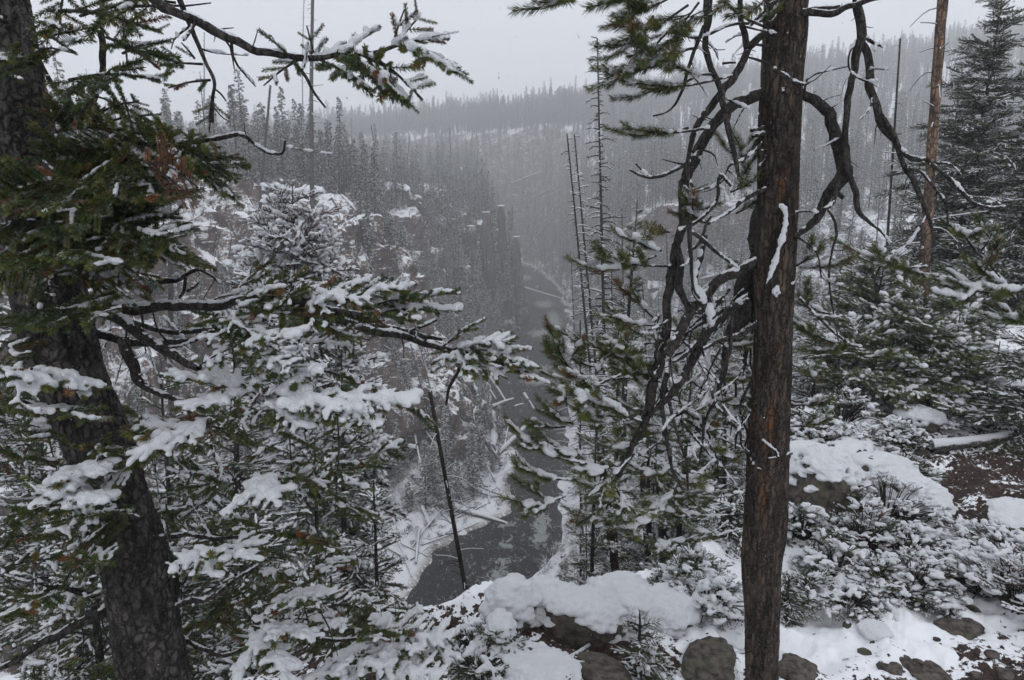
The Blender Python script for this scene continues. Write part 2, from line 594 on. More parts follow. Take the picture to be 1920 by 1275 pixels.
# ------------------------------------------------------------------ terrain
_left = [(745, 1150), (850, 1010), (955, 960), (968, 900), (985, 850), (935, 790), (920, 740), (955, 650), (962, 600), (976, 550), (972, 505)]
_right = [(960, 1180), (1000, 1080), (1030, 1000), (1050, 930), (1066, 850), (1062, 780), (1060, 740), (1052, 650), (1062, 600), (1050, 550), (1008, 505)]
LB = np.array([on_z(*p, RIVER_Z)[:2] for p in _left])
RB = np.array([on_z(*p, RIVER_Z)[:2] for p in _right])
LB = np.vstack([[-95, -30], [-45, 18], [-24, 40], LB, [-8, 350], [-70, 378], [-190, 395]])
RB = np.vstack([[-80, -42], [-30, 8], [-8, 38], RB, [4, 402], [-60, 412], [-190, 420]])


def resample(P, n=160):
    s = np.r_[0, np.cumsum(np.linalg.norm(np.diff(P, axis=0), axis=1))]
    t = np.linspace(0, s[-1], n)
    return np.stack([np.interp(t, s, P[:, 0]), np.interp(t, s, P[:, 1])], 1)


RIVER_POLY = np.vstack([LB, RB[::-1]])


def seg_dist(x, y, P):
    best = np.full(x.shape, 1e18)
    for (ax, ay), (bx, by) in zip(P[:-1], P[1:]):
        dx, dy = bx - ax, by - ay
        t = np.clip(((x - ax) * dx + (y - ay) * dy) / (dx * dx + dy * dy), 0, 1)
        d = (x - ax - t * dx) ** 2 + (y - ay - t * dy) ** 2
        best = np.minimum(best, d)
    return np.sqrt(best)


def inside(x, y, P):
    c = np.zeros(x.shape, bool)
    j = len(P) - 1
    for i in range(len(P)):
        xi, yi = P[i]; xj, yj = P[j]
        if yi != yj:
            c ^= ((yi > y) != (yj > y)) & (x < (xj - xi) * (y - yi) / (yj - yi) + xi)
        j = i
    return c


EDGE_X = np.array([-14, -6, -4, -2.2, -1.0, 0, 1.2, 2.0, 3.5, 6, 10, 20, 40, 80])
EDGE_Y = np.array([-2, 1.0, 1.9, 3.0, 3.9, 4.4, 4.7, 5.4, 8.0, 11, 15, 26, 45, 70])
# width of the left wall against distance down the canyon
WL_Y = np.array([-60, 20, 60, 85, 105, 120, 134, 150, 165, 178, 190, 200, 215, 240, 300, 420])
WL_W = np.array([1.5, 1.6, 1.5, 1.3, 1.05, 1.0, 1.65, 1.45, 0.8, 1.1, 0.5, 0.30, 0.24, 0.6, 0.8, 1.0])
PL_D = np.array([-60, 0, 1.2, 5, 9, 11, 14.5, 17, 20, 22, 24, 26, 34, 60, 900])
PL_Z = np.array([-43, -40.3, -39.5, -38.4, -35, -29.5, -25.5, -22, -13.5, -10.5, -4.5, -2, 1.2, 2.5, 4])
PR_D = np.array([-60, 0, 2, 8, 24, 38, 46, 55, 90, 900])
PR_Z = np.array([-43, -40.3, -39.2, -36.5, -27, -14, -7, -4.2, -1, 6])
SKY_X = np.array([-1500, -500, -300, -100, 0, 100, 200, 350, 600, 1500])
SKY_Z = np.array([34, 36, 36, 38, 48, 58, 76, 104, 110, 112])


def sstep(t):
    t = np.clip(t, 0, 1)
    return t * t * (3 - 2 * t)


def terrain(x, y, full=False):
    x = np.atleast_1d(np.asarray(x, float)); y = np.atleast_1d(np.asarray(y, float))
    wx = 1.3 * vnoise(x / 5, y / 7, None, 91) + .6 * vnoise(x / 1.8, y / 2.3, None, 92)
    ins = inside(x + wx, y, RIVER_POLY)
    dl = seg_dist(x + wx, y, LB); dr = seg_dist(x + wx, y, RB)
    left = dl < dr
    d = np.minimum(dl, dr)
    d = np.where(ins, -d, d)
    r = np.hypot(x, y)
    big = fbm(x / 17, y / 17, None, 4, 3)
    rid = 1 - np.abs(fbm(x / 8, y / 8, None, 3, 11)) * 2
    mod = sstep((d - 2.5) / 6.0)
    s = np.interp(y, WL_Y, WL_W)
    dL = d / np.where(d > 0, s, 1)
    dL = dL + mod * (big * 6.0 + (rid - 0.4) * 3.2) * np.clip(s, .5, 1)
    # terraces in the wall make ledges
    zL = np.interp(dL, PL_D, PL_Z)
    zR = np.interp(d + mod * (big * 3.5), PR_D, PR_Z)
    low = np.interp(y, [150, 185, 215, 260, 330], [0, 4, 10, 7, 0])
    zL = zL - low * np.clip((zL + 16) / 16, 0, 1) * np.clip(1.6 - dL / 60, 0, 1)
    z = np.where(left, zL, zR)
    # bedded rock: the wall climbs in ragged steps
    zt = z / 4.6 + 0.9 * fbm(x / 9, y / 9, None, 3, 15)
    fr = zt - np.floor(zt)
    st = (np.floor(zt) + sstep((fr - 0.52) / 0.4) - 0.9 * fbm(x / 9, y / 9, None, 3, 15)) * 4.6
    wst = mod * ((z > -36) & (z < 1)) * np.where(left, 0.8, 0.35) * np.clip((r - 30) / 20, 0, 1)
    z = z * (1 - wst) + st * wst
    fine = fbm(x / 2.6, y / 2.6, None, 4, 21)
    z = z + mod * fine * np.where(left, 1.3, 0.8) * np.clip(r / 40, 0, 1)
    # far slopes
    ridge = np.interp(x, SKY_X, SKY_Z) + 5 * fbm(x / 60, y / 60, None, 3, 5)
    y0 = np.interp(x, [-90, 0, 40, 120], [250, 225, 180, 105])
    y1 = np.interp(x, [-160, -60, 60, 200], [455, 530, 530, 455])
    ridge = ridge * y1 / 455
    t = sstep((y - y0) / (y1 - y0))
    tt = 0.55 * t + 0.45 * np.clip((y - y0) / (y1 - y0), 0, 1)
    far_z = -3 + (ridge + 3) * tt
    z = np.where(y > y0, np.where(ins | (d < 2), z, np.maximum(z, far_z * sstep(d / 25) + z * (1 - sstep(d / 25)))), z)
    # the ledge the camera stands on
    ey = np.interp(x, EDGE_X, EDGE_Y) + 0.35 * fbm(x * 1.3, y * 1.3, None, 3, 31)
    lz = -2.55 - 0.05 * y + 0.16 * fbm(x * 0.9, y * 0.9, None, 3, 41) + 0.075 * (1 - 2 * np.abs(fbm(x * 2.6, y * 2.6, None, 3, 43))) + 0.05 * fbm(x * 6, y * 6, None, 3, 42) + 0.022 * fbm(x * 17, y * 17, None, 2, 44)
    lz = lz - 0.24 * np.clip(-x - 0.8, 0, 30) - 0.02 * np.clip(x - 6, 0, 200)
    lz = lz + 0.16 * np.clip(y - 6.5, 0, 6) * sstep((x - 2) / 2)
    over = y - ey
    steep = 3.2 - 1.9 * sstep((x - 4) / 10)
    lz2 = np.where(over > 0, lz - steep * over - 0.25 * fbm(x * 2, y * 2, None, 3, 51) * np.clip(over, 0, 1), lz)
    near = r < 130
    z = np.where(near & (y < ey + 30), np.maximum(lz2, np.where(over > 0, z, -99)), z)
    z = np.where(near & (over <= 0), lz, z)
    # a lower rocky spur under the left hand trees
    sx = np.interp(y, [-3, 2, 6, 13, 15], [-1.6, -1.9, -2.3, -3.3, -4.0]) + 0.25 * fbm(y * 1.1, x * 0.8, None, 3, 33)
    sz = -4.1 - 0.40 * np.clip(y, -5, 20) + 0.35 * fbm(x * 0.8, y * 0.8, None, 3, 34) - 0.12 * np.clip(-x - 4, 0, 60)
    fall = np.maximum(np.maximum(x - sx, 0) * 2.6, np.maximum(y - 12.5, 0) * 1.5)
    spur = sz - fall
    ms = near & (x < 3) & (y > -6) & (y < 40)
    z = np.where(ms & (over > 0), np.maximum(z, spur), z)
    if not full:
        return z
    ledge = np.clip(1 - over / 0.6, 0, 1) * (r < 60)
    bank = left * np.clip((6.5 * np.maximum(s, 0.3) - d) / 3, 0, 1) * (d > 0) * (y < 140)
    sedge = left * np.clip(1 - np.abs(d - 0.5) / 1.1, 0, 1) * (y < 125) + (~left) * np.clip(1 - np.abs(d - 0.8) / 1.2, 0, 1) * 0.8 * (y > 240)
    b1 = sstep((vnoise(x * 0.45 + 3.3, y * 0.45, None, 77) + 0.25) / 0.8)
    bare = np.clip(0.38 + 0.6 * b1, 0, 1)
    # trodden dark patches right of the trunk and on the upper right bench
    for (cx, cyy, rx, ry, k) in ((2.1, 3.35, 1.1, .15, 1.1), (1.3, 3.6, .5, .10, .8), (.35, 3.75, .35, .10, .9), (.7, 3.6, .4, .08, .9), (4.7, 6.4, 1.7, .75, .8), (5.6, 7.3, 1.5, .6, .3), (3.3, 3.5, .8, .3, .6), (3.4, 5.6, .8, .3, .5)):
        bare = bare + k * np.exp(-(((x - cx) / rx) ** 2 + ((y - cyy) / ry) ** 2))
    for (cx, cyy, rx, ry) in ((1.7, 3.4, 0.9, 0.5), (3.0, 4.3, 1.5, 1.0), (0.2, 4.2, 1.2, 0.3), (2.2, 3.0, .5, .3)):
        bare = bare - 0.5 * np.exp(-(((x - cx) / rx) ** 2 + ((y - cyy) / ry) ** 2))
    return z, ledge, bank, sedge, np.clip(bare, -0.4, 1.6)


def ground_z(x, y):
    return float(terrain([x], [y])[0])


def hit(px, py, y0=2.0, y1=700.0):
    d = ray(px, py)
    k = np.geomspace(y0 / d.y, y1 / d.y, 1400)
    z = terrain(d.x * k, d.y * k)
    s = d.z * k - z
    i = np.nonzero(s < 0)[0]
    i = i[0] if len(i) else len(k) - 1
    return d * k[i]


def build_ground():
    a1 = np.radians(np.linspace(-43, 43, 780))
    a2 = np.radians(np.linspace(43, 317, 90))[1:-1]
    ang = np.concatenate([a1, a2])
    rad = np.concatenate([np.geomspace(0.5, 2.0, 20)[:-1], np.geomspace(2.0, 13, 300)[:-1], np.geomspace(13, 50, 60)[:-1], np.geomspace(50, 250, 330)[:-1], np.geomspace(250, 620, 90)[:-1], np.geomspace(620, 2600, 24)])
    A, R = np.meshgrid(ang, rad)
    x = (R * np.sin(A)).ravel(); y = (R * np.cos(A)).ravel()
    z, ledge, bank, sedge, bare = terrain(x, y, True)
    # rugged horizontal displacement of the steep canyon walls
    na, nr = len(ang), len(rad)
    v = np.stack([x, y, z], 1)
    r = np.hypot(x, y)
    w = np.clip((r - 45) / 20, 0, 1) * np.clip((350 - r) / 60, 0, 1) * (z > -36) * (z < 3)
    rg1 = 1 - 2 * np.abs(fbm(x / 4.2, y / 4.2, z / 7.0, 4, 63))
    rg2 = 1 - 2 * np.abs(fbm(x / 1.7, y / 1.7, z / 2.2, 3, 64))
    v[:, 0] += w * (1.5 * rg1 + 0.7 * rg2)
    v[:, 1] -= w * (1.2 * rg1 + 0.5 * rg2)
    v[:, 2] += w * 0.5 * rg2
    v[:, 0] += w * 2.4 * fbm(x / 6, y / 6, z / 5, 4, 61)
    v[:, 1] += w * 2.0 * fbm(x / 6, y / 6, z / 5, 4, 62)
    i = np.arange(nr - 1)[:, None] * na
    j = np.arange(na)[None]
    k = (j + 1) % na
    F = np.stack([i + j, i + na + j, i + na + k, i + k], -1).reshape(-1, 4)
    F = F[:, ::-1]
    # disc under the camera
    v = np.vstack([v, [[0, 0, ground_z(0, 0)]]])
    c = len(v) - 1
    jj = np.arange(na)
    T = np.stack([np.full(na, c), (jj + 1) % na, jj], -1)
    ex = lambda q: np.r_[q, 1.0]
    me = to_mesh('ground', v, [F, T], M['ground'], None, True, {'ledge': ex(ledge), 'bank': ex(bank), 'sedge': ex(sedge), 'bare': ex(bare)})
    link('ground', me, kind='structure')


build_ground()


def build_river():
    # the water sheet runs under the banks; foam is kept as a colour of the water where it breaks over stones
    L, Rr = [], []
    a = resample(LB, 420); b = resample(RB, 420)
    n = 26
    a2 = a + (a - b) / np.linalg.norm(a - b, axis=1)[:, None] * 3
    b2 = b - (a - b) / np.linalg.norm(a - b, axis=1)[:, None] * 3
    t = np.linspace(0, 1, n)[None, :, None]
    G = a2[:, None] * (1 - t) + b2[:, None] * t
    x = G[..., 0].ravel(); y = G[..., 1].ravel()
    z = RIVER_Z + 0.06 * fbm(x / 1.2, y / 2.5, None, 3, 71)
    foam = np.zeros_like(x)
    for (px, py, sx, sy) in ((915, 1130, 26, 50), (900, 1165, 34, 14), (935, 1090, 14, 30), (1016, 985, 14, 24), (1010, 1010, 12, 14), (1040, 600, 12, 16), (1020, 625, 26, 7),
                             (1020, 570, 16, 6), (960, 1050, 30, 4), (950, 1020, 10, 10), (1010, 715, 30, 6), (945, 985, 14, 5), (1010, 690, 20, 5), (985, 520, 12, 4)):
        p = on_z(px, py, RIVER_Z); q = on_z(px + sx, py, RIVER_Z); w = on_z(px, py - sy, RIVER_Z)
        foam = np.maximum(foam, np.exp(-(((x - p.x) / (q.x - p.x)) ** 2 + ((y - p.y) / (w.y - p.y)) ** 2)))
    m = len(a)
    i = np.arange(m - 1)[:, None] * n
    j = np.arange(n - 1)[None]
    F = np.stack([i + j, i + j + 1, i + n + j + 1, i + n + j], -1).reshape(-1, 4)
    mt, nt, bs = nodemat('river_water')
    at_ = nt.nodes.new('ShaderNodeAttribute'); at_.attribute_name = 'foam'
    n1 = noise(nt, 1.5, 6, 0.7, (1, 0.55, 1), dist=1.2)
    f = mth(nt, 'ADD', mth(nt, 'MULTIPLY', at_.outputs['Fac'], 0.30), n1)
    f = smooth(nt, f, 0.56, 0.70)
    c = mixc(nt, f, mixc(nt, noise(nt, 0.3, 3), (0.010, 0.011, 0.012), (0.022, 0.021, 0.019)), (0.42, 0.45, 0.42))
    nt.links.new(c, bs.inputs['Base Color'])
    rr = mixc(nt, f, (0.2,) * 3, (0.8,) * 3)
    nt.links.new(rr, bs.inputs['Roughness'])
    bs.inputs['IOR'].default_value = 1.33
    bs.inputs['Specular IOR Level'].default_value = 0.4
    bump(nt, bs, mth(nt, 'ADD', noise(nt, 2.4, 6, 0.65, (1, 0.6, 1), dist=0.8), mth(nt, 'MULTIPLY', noise(nt, 0.5, 2), 0.8)), 1.0, 0.8)
    link('river', to_mesh('river', np.stack([x, y, z], 1), F, mt, None, True, {'foam': foam}), kind='structure')


build_river()

# ------------------------------------------------------------------ haze of falling snow: one even box round the place
def build_haze():
    m = bpy.data.materials.new('haze')
    m.use_nodes = True
    nt = m.node_tree
    for n in list(nt.nodes):
        nt.nodes.remove(n)
    o = nt.nodes.new('ShaderNodeOutputMaterial')
    v = nt.nodes.new('ShaderNodeVolumePrincipled')
    v.inputs['Color'].default_value = (0.925, 0.932, 0.945, 1)
    v.inputs['Density'].default_value = HAZE
    v.inputs['Density Attribute'].default_value = ''
    v.inputs['Anisotropy'].default_value = 0.25
    nt.links.new(v.outputs[0], o.inputs['Volume'])
    m.cycles.homogeneous_volume = True
    x, y0, y1, z0, z1 = 2700, -2700, 2700, -46, 142
    c = np.array([[-x, y0, z0], [x, y0, z0], [x, y1, z0], [-x, y1, z0], [-x, y0, z1], [x, y0, z1], [x, y1, z1], [-x, y1, z1]], float)
    F = np.array([[0, 3, 2, 1], [4, 5, 6, 7], [0, 1, 5, 4], [1, 2, 6, 5], [2, 3, 7, 6], [3, 0, 4, 7]])
    link('haze', to_mesh('haze', c, F, m), kind='stuff')


build_haze()

# ------------------------------------------------------------------ far conifers
def kite(acc, p, d, w, up, m):
    """a small two-triangle spray: p base, d along vector, w half width"""
    s = np.cross(d, up); s = s / (np.linalg.norm(s) + 1e-9) * w
    v = np.array([p, p + d * 0.45 + s, p + d, p + d * 0.45 - s])
    acc.add(v, np.array([[0, 1, 2, 3]]), m)


def far_tree_mesh(name, H, R, kind, seed, dens=1.0, part='all'):
    rg = random.Random(seed)
    acc = Acc()
    lean = np.array([rg.uniform(-.02, .02), rg.uniform(-.02, .02)])
    tr = [(0, 0, -0.8), (lean[0] * H * .5, lean[1] * H * .5, H * 0.5), (lean[0] * H, lean[1] * H, H)]
    if part in ('all', 'trunk'):
        r0 = H * 0.0125 + 0.03
        acc.tube(spline(tr, 7), np.linspace(r0, 0.02, 7), 6, 1)
    if part == 'trunk':
        return acc.mesh(name, [M['far_spruce'], M['far_bark'], M['snow']])
    z0 = {'spruce': 0.06, 'pine': 0.28, 'dense': 0.02}[kind] * H
    nb = int({'spruce': 150, 'pine': 105, 'dense': 190}[kind] * dens)
    for i in range(nb):
        t = (i + rg.random()) / nb
        z = z0 + (H - z0) * t ** 0.92
        u = (z - z0) / (H - z0)
        if kind == 'pine':
            prof = (0.35 + 0.65 * min(1, u * 4)) * (1 - u) ** 0.65
        else:
            prof = (1 - u) ** 0.85 * 0.95 + 0.06
        rb = R * prof * rg.uniform(0.5, 1.12)
        a = rg.uniform(0, 2 * math.pi)
        el = rg.uniform(-0.35, 0.05) if kind != 'pine' else rg.uniform(-0.15, 0.4)
        dirv = np.array([math.cos(a) * math.cos(el), math.sin(a) * math.cos(el), math.sin(el)])
        base = np.array([lean[0] * z, lean[1] * z, z])
        if rb > R * 0.4:
            acc.tube(np.array([base, base + dirv * rb * 0.9]), [0.025, 0.01], 3, 1)
        n = max(1, int(rb / 0.42))
        for k in range(n + 1):
            s = (k + rg.uniform(0.2, 1.0)) / (n + 1)
            p = base + dirv * rb * s * 0.85 + np.array([rg.uniform(-.1, .1), rg.uniform(-.1, .1), 0])
            ln = rg.uniform(0.3, 0.62) * (1.0 if H > 9 else 0.8)
            aa = a + rg.uniform(-0.9, 0.9)
            dd = np.array([math.cos(aa), math.sin(aa), rg.uniform(-0.5, 0.25)]) * ln
            up = np.array([rg.uniform(-.7, .7), rg.uniform(-.7, .7), 1.0])
            kite(acc, p, dd, ln * rg.uniform(0.25, 0.42), up, 0)
            if rg.random() < 0.8:
                up2 = np.array([rg.uniform(-1, 1), rg.uniform(-1, 1), 0.3])
                kite(acc, p - np.array([0, 0, 0.05]), dd * rg.uniform(.7, 1.1) + np.array([0, 0, -.12]), ln * rg.uniform(0.2, 0.35), up2, 0)
            if rg.random() < 0.34:
                kite(acc, p + np.array([0, 0, 0.05]), dd * np.array([.7, .7, .4]), ln * rg.uniform(0.12, 0.24), np.array([rg.uniform(-.3, .3), rg.uniform(-.3, .3), 1]), 2)
    return acc.mesh(name, [M['far_pine'] if kind == 'pine' else M['far_spruce'], M['far_bark'], M['snow']])


def far_snag_mesh(name, H, seed):
    rg = random.Random(seed)
    acc = Acc()
    pts = spline([(0, 0, -1), (rg.uniform(-.3, .3), rg.uniform(-.3, .3), H * .5), (rg.uniform(-.5, .5), rg.uniform(-.5, .5), H)], 9)
    acc.tube(pts, np.linspace(0.14, 0.03, 9), 6, 0)
    for i in range(34):
        t = rg.uniform(0.25, 0.98)
        b = pts[int(t * 8)] * 1.0
        b[2] = -1 + (H + 1) * t
        a = rg.uniform(0, 6.28); l = rg.uniform(0.2, 1.0) * (1.1 - t * .8)
        acc.tube(np.array([b, b + np.array([math.cos(a) * l * .6, math.sin(a) * l * .6, l * 0.05]), b + np.array([math.cos(a) * l, math.sin(a) * l, -l * .35])]), [0.022, 0.014, 0.006], 3, 0)
    return acc.mesh(name, [M['far_bark']])


FAR = []   # (kind name, H, crown mesh, trunk mesh, whole mesh)
specs = [('spruce', 15, 1.75, 1), ('spruce', 12, 1.5, 2), ('spruce', 9, 1.35, 3), ('pine', 14, 1.6, 4), ('pine', 11, 1.5, 5), ('dense', 6, 1.25, 6), ('dense', 3.4, 0.9, 7), ('spruce', 18, 1.9, 8)]
for k, H, R, sd in specs:
    FAR.append((k, H, far_tree_mesh('crown', H, R, k, sd, 1.0 if H > 5 else 0.6, 'crown'), far_tree_mesh('trunk', H, R, k, sd, 1.0, 'trunk'), far_tree_mesh('conifer', H, R, k, sd, 1.0 if H > 5 else 0.6, 'all')))
SNAGS = [far_snag_mesh('dead_snag', h, 50 + i) for i, h in enumerate((14, 11, 17, 8))]
NG_FAR = library('far_forest', [('tree', f[4]) for f in FAR] + [('snag', s) for s in SNAGS])


def landmark(X, Y, Z):
    qx = 960 + FP * X / (Y * cP - Z * sP)
    lim = [(330, 'behind the leaning trunk'), (480, 'left of the reddish fir'), (600, 'around the tall grey pole'), (720, 'left of the square rim block'), (860, 'by the V shaped logs'), (980, 'near the rock pillars'), (1060, 'at the river bend'), (1200, 'around the tall dead spruce'),
           (1400, 'behind the curling branches'), (1520, 'hidden partly by the flaked trunk'), (1640, 'below the forked branch'), (1740, 'by the slender dark pole'), (99999, 'behind the dark spruces')]
    return next(t_ for l_, t_ in lim if qx < l_)


def forest():
    rg = np.random.default_rng(21)
    P = []

    def zone(n, xr, yr, fn, choices, w):
        x = rg.uniform(*xr, n); y = rg.uniform(*yr, n)
        keep = np.abs(x) < 0.80 * y + 22
        x, y = x[keep], y[keep]
        ins = inside(x, y, RIVER_POLY)
        dl, dr = seg_dist(x, y, LB), seg_dist(x, y, RB)
        d = np.minimum(dl, dr)
        ok = (~ins) & (d > 2.5) & fn(x, y, d, dl < dr)
        x, y = x[ok], y[ok]
        idx = rg.choice(choices, len(x), p=np.array(w) / np.sum(w))
        P.append(np.stack([x, y, idx], 1))
    clump = lambda x, y, s, th: vnoise(x / s, y / s, None, 5) > th
    # the far hillsides
    zone(24000, (-420, 560), (105, 560), lambda x, y, d, l: (y > np.interp(x, [-90, 0, 40, 120], [240, 215, 175, 110])) & (fbm(x / 30, y / 30, None, 3, 9) > -0.42), [0, 1, 2, 3, 4, 7, 8, 9], [3, 3, 2, 3, 3, 1, .5, .4])
    zone(4500, (-170, 130), (395, 560), lambda x, y, d, l: d > 5, [0, 1, 2, 3, 4, 7], [3, 3, 2, 3, 3, 1])
    # plateau beyond the left rim
    zone(2900, (-260, -18), (75, 245), lambda x, y, d, l: l & (d > 38 * np.interp(y, WL_Y, WL_W) * 0.85), [0, 1, 2, 3, 4, 5, 8, 9, 11], [1, 2, 2, 3, 4, 2, .3, .3, .3])
    # left wall
    zone(5200, (-90, 10), (58, 290), lambda x, y, d, l: l & (d < 36 * np.interp(y, WL_Y, WL_W)) & clump(x, y, 12, -0.25), [1, 2, 5, 6, 11], [2, 4, 4, 4, .6])
    zone(2200, (-60, 0), (115, 230), lambda x, y, d, l: l & (d < 36 * np.interp(y, WL_Y, WL_W)), [0, 1, 2], [2, 3, 3])
    # right slope and bench
    zone(2300, (2, 260), (34, 215), lambda x, y, d, l: (~l) & clump(x, y, 16, -0.55), [0, 1, 2, 3, 4, 5, 6, 8, 9, 11], [1.5, 3, 3, 2, 3, 3, 2, .6, .6, .5])
    zone(500, (2, 60), (120, 330), lambda x, y, d, l: (~l) & (d < 40), [1, 2, 5, 0, 7], [3, 3, 2, 2, 1])
    Q = np.concatenate(P)
    x, y, idx = Q[:, 0], Q[:, 1], Q[:, 2].astype(int)
    # spruces crowded about the rock pillars
    # keep the view of the water open between camera and river
    z = terrain(x, y)
    r = np.hypot(x, y)
    H = np.array([f[1] for f in FAR] + [14, 11, 17, 8])[idx]
    sc = rg.uniform(0.5, 1.2, len(x)) * (1 + .25 * vnoise(x / 14, y / 14, None, 66)) * np.where(y > 215, 0.95, 0.9)
    top = z + H * sc
    # no crown may rise in front of the open river or above the ridge line seen past the left rim
    px = 960 + FP * x / (y * cP + (-z) * sP)
    keep = ~((y < 120) & (px > 720) & (px < 1105) & (top > -26 - (y - 60) * 0.03) & (x > -14))
    keep &= ~((y < 62) & (x < 1.5))
    keep &= ~((x > 0) & (y < 70) & (top > 0.10 * y + 1))
    x, y, z, idx, sc, H = x[keep], y[keep], z[keep], idx[keep], sc[keep], H[keep]
    rot = rg.uniform(0, 6.283, len(x))
    # the 300 that show largest stand as objects of their own
    size = H * sc / np.hypot(x, y)
    infr = np.abs(x) < 0.76 * y
    order = np.argsort(-np.where(infr, size, -1))
    ind = order[:292]
    rest = np.setdiff1d(np.arange(len(x)), ind)
    zones = {
        'l': ('grey green conifer rooted on the snowy left wall of the canyon', 'conifers on the left canyon wall'),
        'p': ('pale conifer in the misty stand behind the left canyon rim', 'conifers behind the left rim'),
        'r': ('snow dusted conifer on the wooded slope right of the river', 'conifers on the right slope'),
        'f': ('faded conifer on the hillside beyond the river bend', 'conifers on the far hillside')}
    dl, dr = seg_dist(x, y, LB), seg_dist(x, y, RB)
    for q, i in enumerate(ind):
        X, Y, Z = x[i], y[i], z[i]
        zn = ('l' if dl[i] < 36 * np.interp(Y, WL_Y, WL_W) else 'p') if dl[i] < dr[i] else ('r' if Y < 215 else 'f')
        lab, grp = zones[zn]
        wh = landmark(X, Y, Z)
        nearer = ('close ' if Y < 75 else 'middle distance ' if Y < 125 else 'far ')
        wide = ('tall ' if sc[i] > .86 else 'short ')
        lab = nearer + wide + 'conifer ' + {'l': 'on the left canyon wall ', 'p': 'in the stand behind the left rim ', 'r': 'on the wooded right slope ', 'f': 'on the far hillside '}[zn] + wh
        grp = grp + ', ' + wh + ', ' + nearer + wide.strip()
        if idx[i] >= len(FAR):
            o = link('dead_snag', SNAGS[idx[i] - len(FAR)], None, label='dead snag ' + lab.replace('conifer ', '').replace('middle distance', 'middling').replace('the wooded', 'the'), category='tree', group='standing snags, ' + grp)
        else:
            k, h, cr, tr, wh = FAR[idx[i]]
            nm = {'spruce': 'spruce_tree', 'pine': 'pine_tree', 'dense': 'young_conifer'}[k]
            lab2 = lab.replace('conifer', {'spruce': 'spruce', 'pine': 'pine', 'dense': 'bushy conifer'}[k])
            if q < 150:
                o = root(nm, (0, 0, 0), lab2, 'tree', grp + ', ' + k)
                link('crown', cr, o); link('trunk', tr, o)
            else:
                o = link(nm, wh, None, label=lab2, category='tree', group=grp + ', ' + k)
        o.location = (X, Y, Z); o.rotation_euler = (0, 0, rot[i]); o.scale = (sc[i],) * 3
    e = np.zeros((len(rest), 3)); e[:, 2] = rot[rest]
    e[:, 0] = rg.normal(0, .02, len(rest)); e[:, 1] = rg.normal(0, .02, len(rest))
    scatter('conifer_forest', NG_FAR, np.stack([x, y, z], 1)[rest], e, sc[rest], idx[rest])
    print('forest', len(x))


forest()

# ------------------------------------------------------------------ small sprays: needles on a shoot, built once and scattered
def needle_shoot(seed, L=0.10, nl=0.0165, n=230, w=0.0013, fwd=0.55, tip=0.25, stem=0.0016, flat=0.0, bud=True):
    """a shoot along +x of length L, needles as thin two-sided blades"""
    rg = np.random.default_rng(seed)
    t = rg.uniform(0.0, 1.0, n) ** 0.9
    a = rg.uniform(0, 2 * np.pi, n)
    f = np.clip(fwd + rg.normal(0, 0.18, n) + tip * t, 0.05, 1.6)
    rad = np.stack([np.zeros(n), np.cos(a), np.sin(a) * (1 - flat) + flat * 0.35], 1)
    rad /= np.linalg.norm(rad, axis=1)[:, None]
    d = rad + f[:, None] * np.array([1.0, 0, 0])
    d /= np.linalg.norm(d, axis=1)[:, None]
    ln = nl * rg.uniform(0.7, 1.12, n)
    b = np.stack([t * L, np.zeros(n), np.zeros(n)], 1)
    s = np.cross(d, rad + rg.normal(0, .3, (n, 3))); s /= np.linalg.norm(s, axis=1)[:, None]
    mid = b + d * ln[:, None] * 0.55 - rad * nl * 0.02
    e = b + d * ln[:, None] + np.array([0, 0, -0.04]) * ln[:, None]
    V = np.stack([b, mid + s * w, e, mid - s * w], 1).reshape(-1, 3)
    F = np.arange(n * 4).reshape(-1, 4)
    acc = Acc()
    acc.add(V, F, 0)
    acc.tube(np.array([[0, 0, 0], [L * 0.5, 0, 0.001], [L * 0.98, 0, 0]]), [stem, stem * 0.9, stem * 0.6], 4, 1)
    if bud:
        v, f_ = ICO1
        acc.add(v * np.array([3.2, 1.6, 1.6]) * stem * 1.0 + np.array([L, 0, 0]), f_, 2)
    return acc


def lump(rg, size, sub=2, seed=0):
    v, f = (ICO1, ICO2, ICO3)[sub - 1]
    v = v * (1 + 0.22 * fbm(v[:, 0] * 1.4 + seed, v[:, 1] * 1.4, v[:, 2] * 1.4, 2, seed)[:, None])
    v = v * np.asarray(size)
    v[:, 2] = np.where(v[:, 2] < 0, v[:, 2] * 0.45, v[:, 2])
    return v, f


def snowy(acc, L, rg, w=0.010, h=0.008, n=4, z=0.004):
    for i in range(n):
        if rg.random() < 0.25:
            continue
        x = L * (i + rg.uniform(0.1, 0.9)) / n
        k = rg.uniform(0.45, 1.35)
        v, f = lump(rg, (L / n * rg.uniform(0.45, 0.8), w * k * rg.uniform(0.7, 1.1), h * k * rg.uniform(0.7, 1.2)), 2, rg.integers(99))
        acc.add(v + np.array([x, rg.normal(0, w * 0.2), z]), f, 3)


def mats4(k):
    return [M[k], M['branch'], M['bud'], M['snow']]


SP = []     # spruce shoots: 0-2 bare, 3-5 snowy
for i in range(3):
    SP.append(('spruce_shoot', needle_shoot(100 + i).mesh('spruce_shoot', mats4('spruce'))))
for i in range(3):
    a_ = needle_shoot(110 + i); snowy(a_, 0.10, np.random.default_rng(i), 0.011, 0.008, 3, 0.005)
    SP.append(('spruce_shoot_snow', a_.mesh('spruce_shoot_snow', mats4('spruce'))))
SP.append(('dead_shoot', needle_shoot(120, n=110, nl=0.016, w=0.0008).mesh('dead_shoot', mats4('dead'))))
NG_SP = library('spruce_shoots', SP)

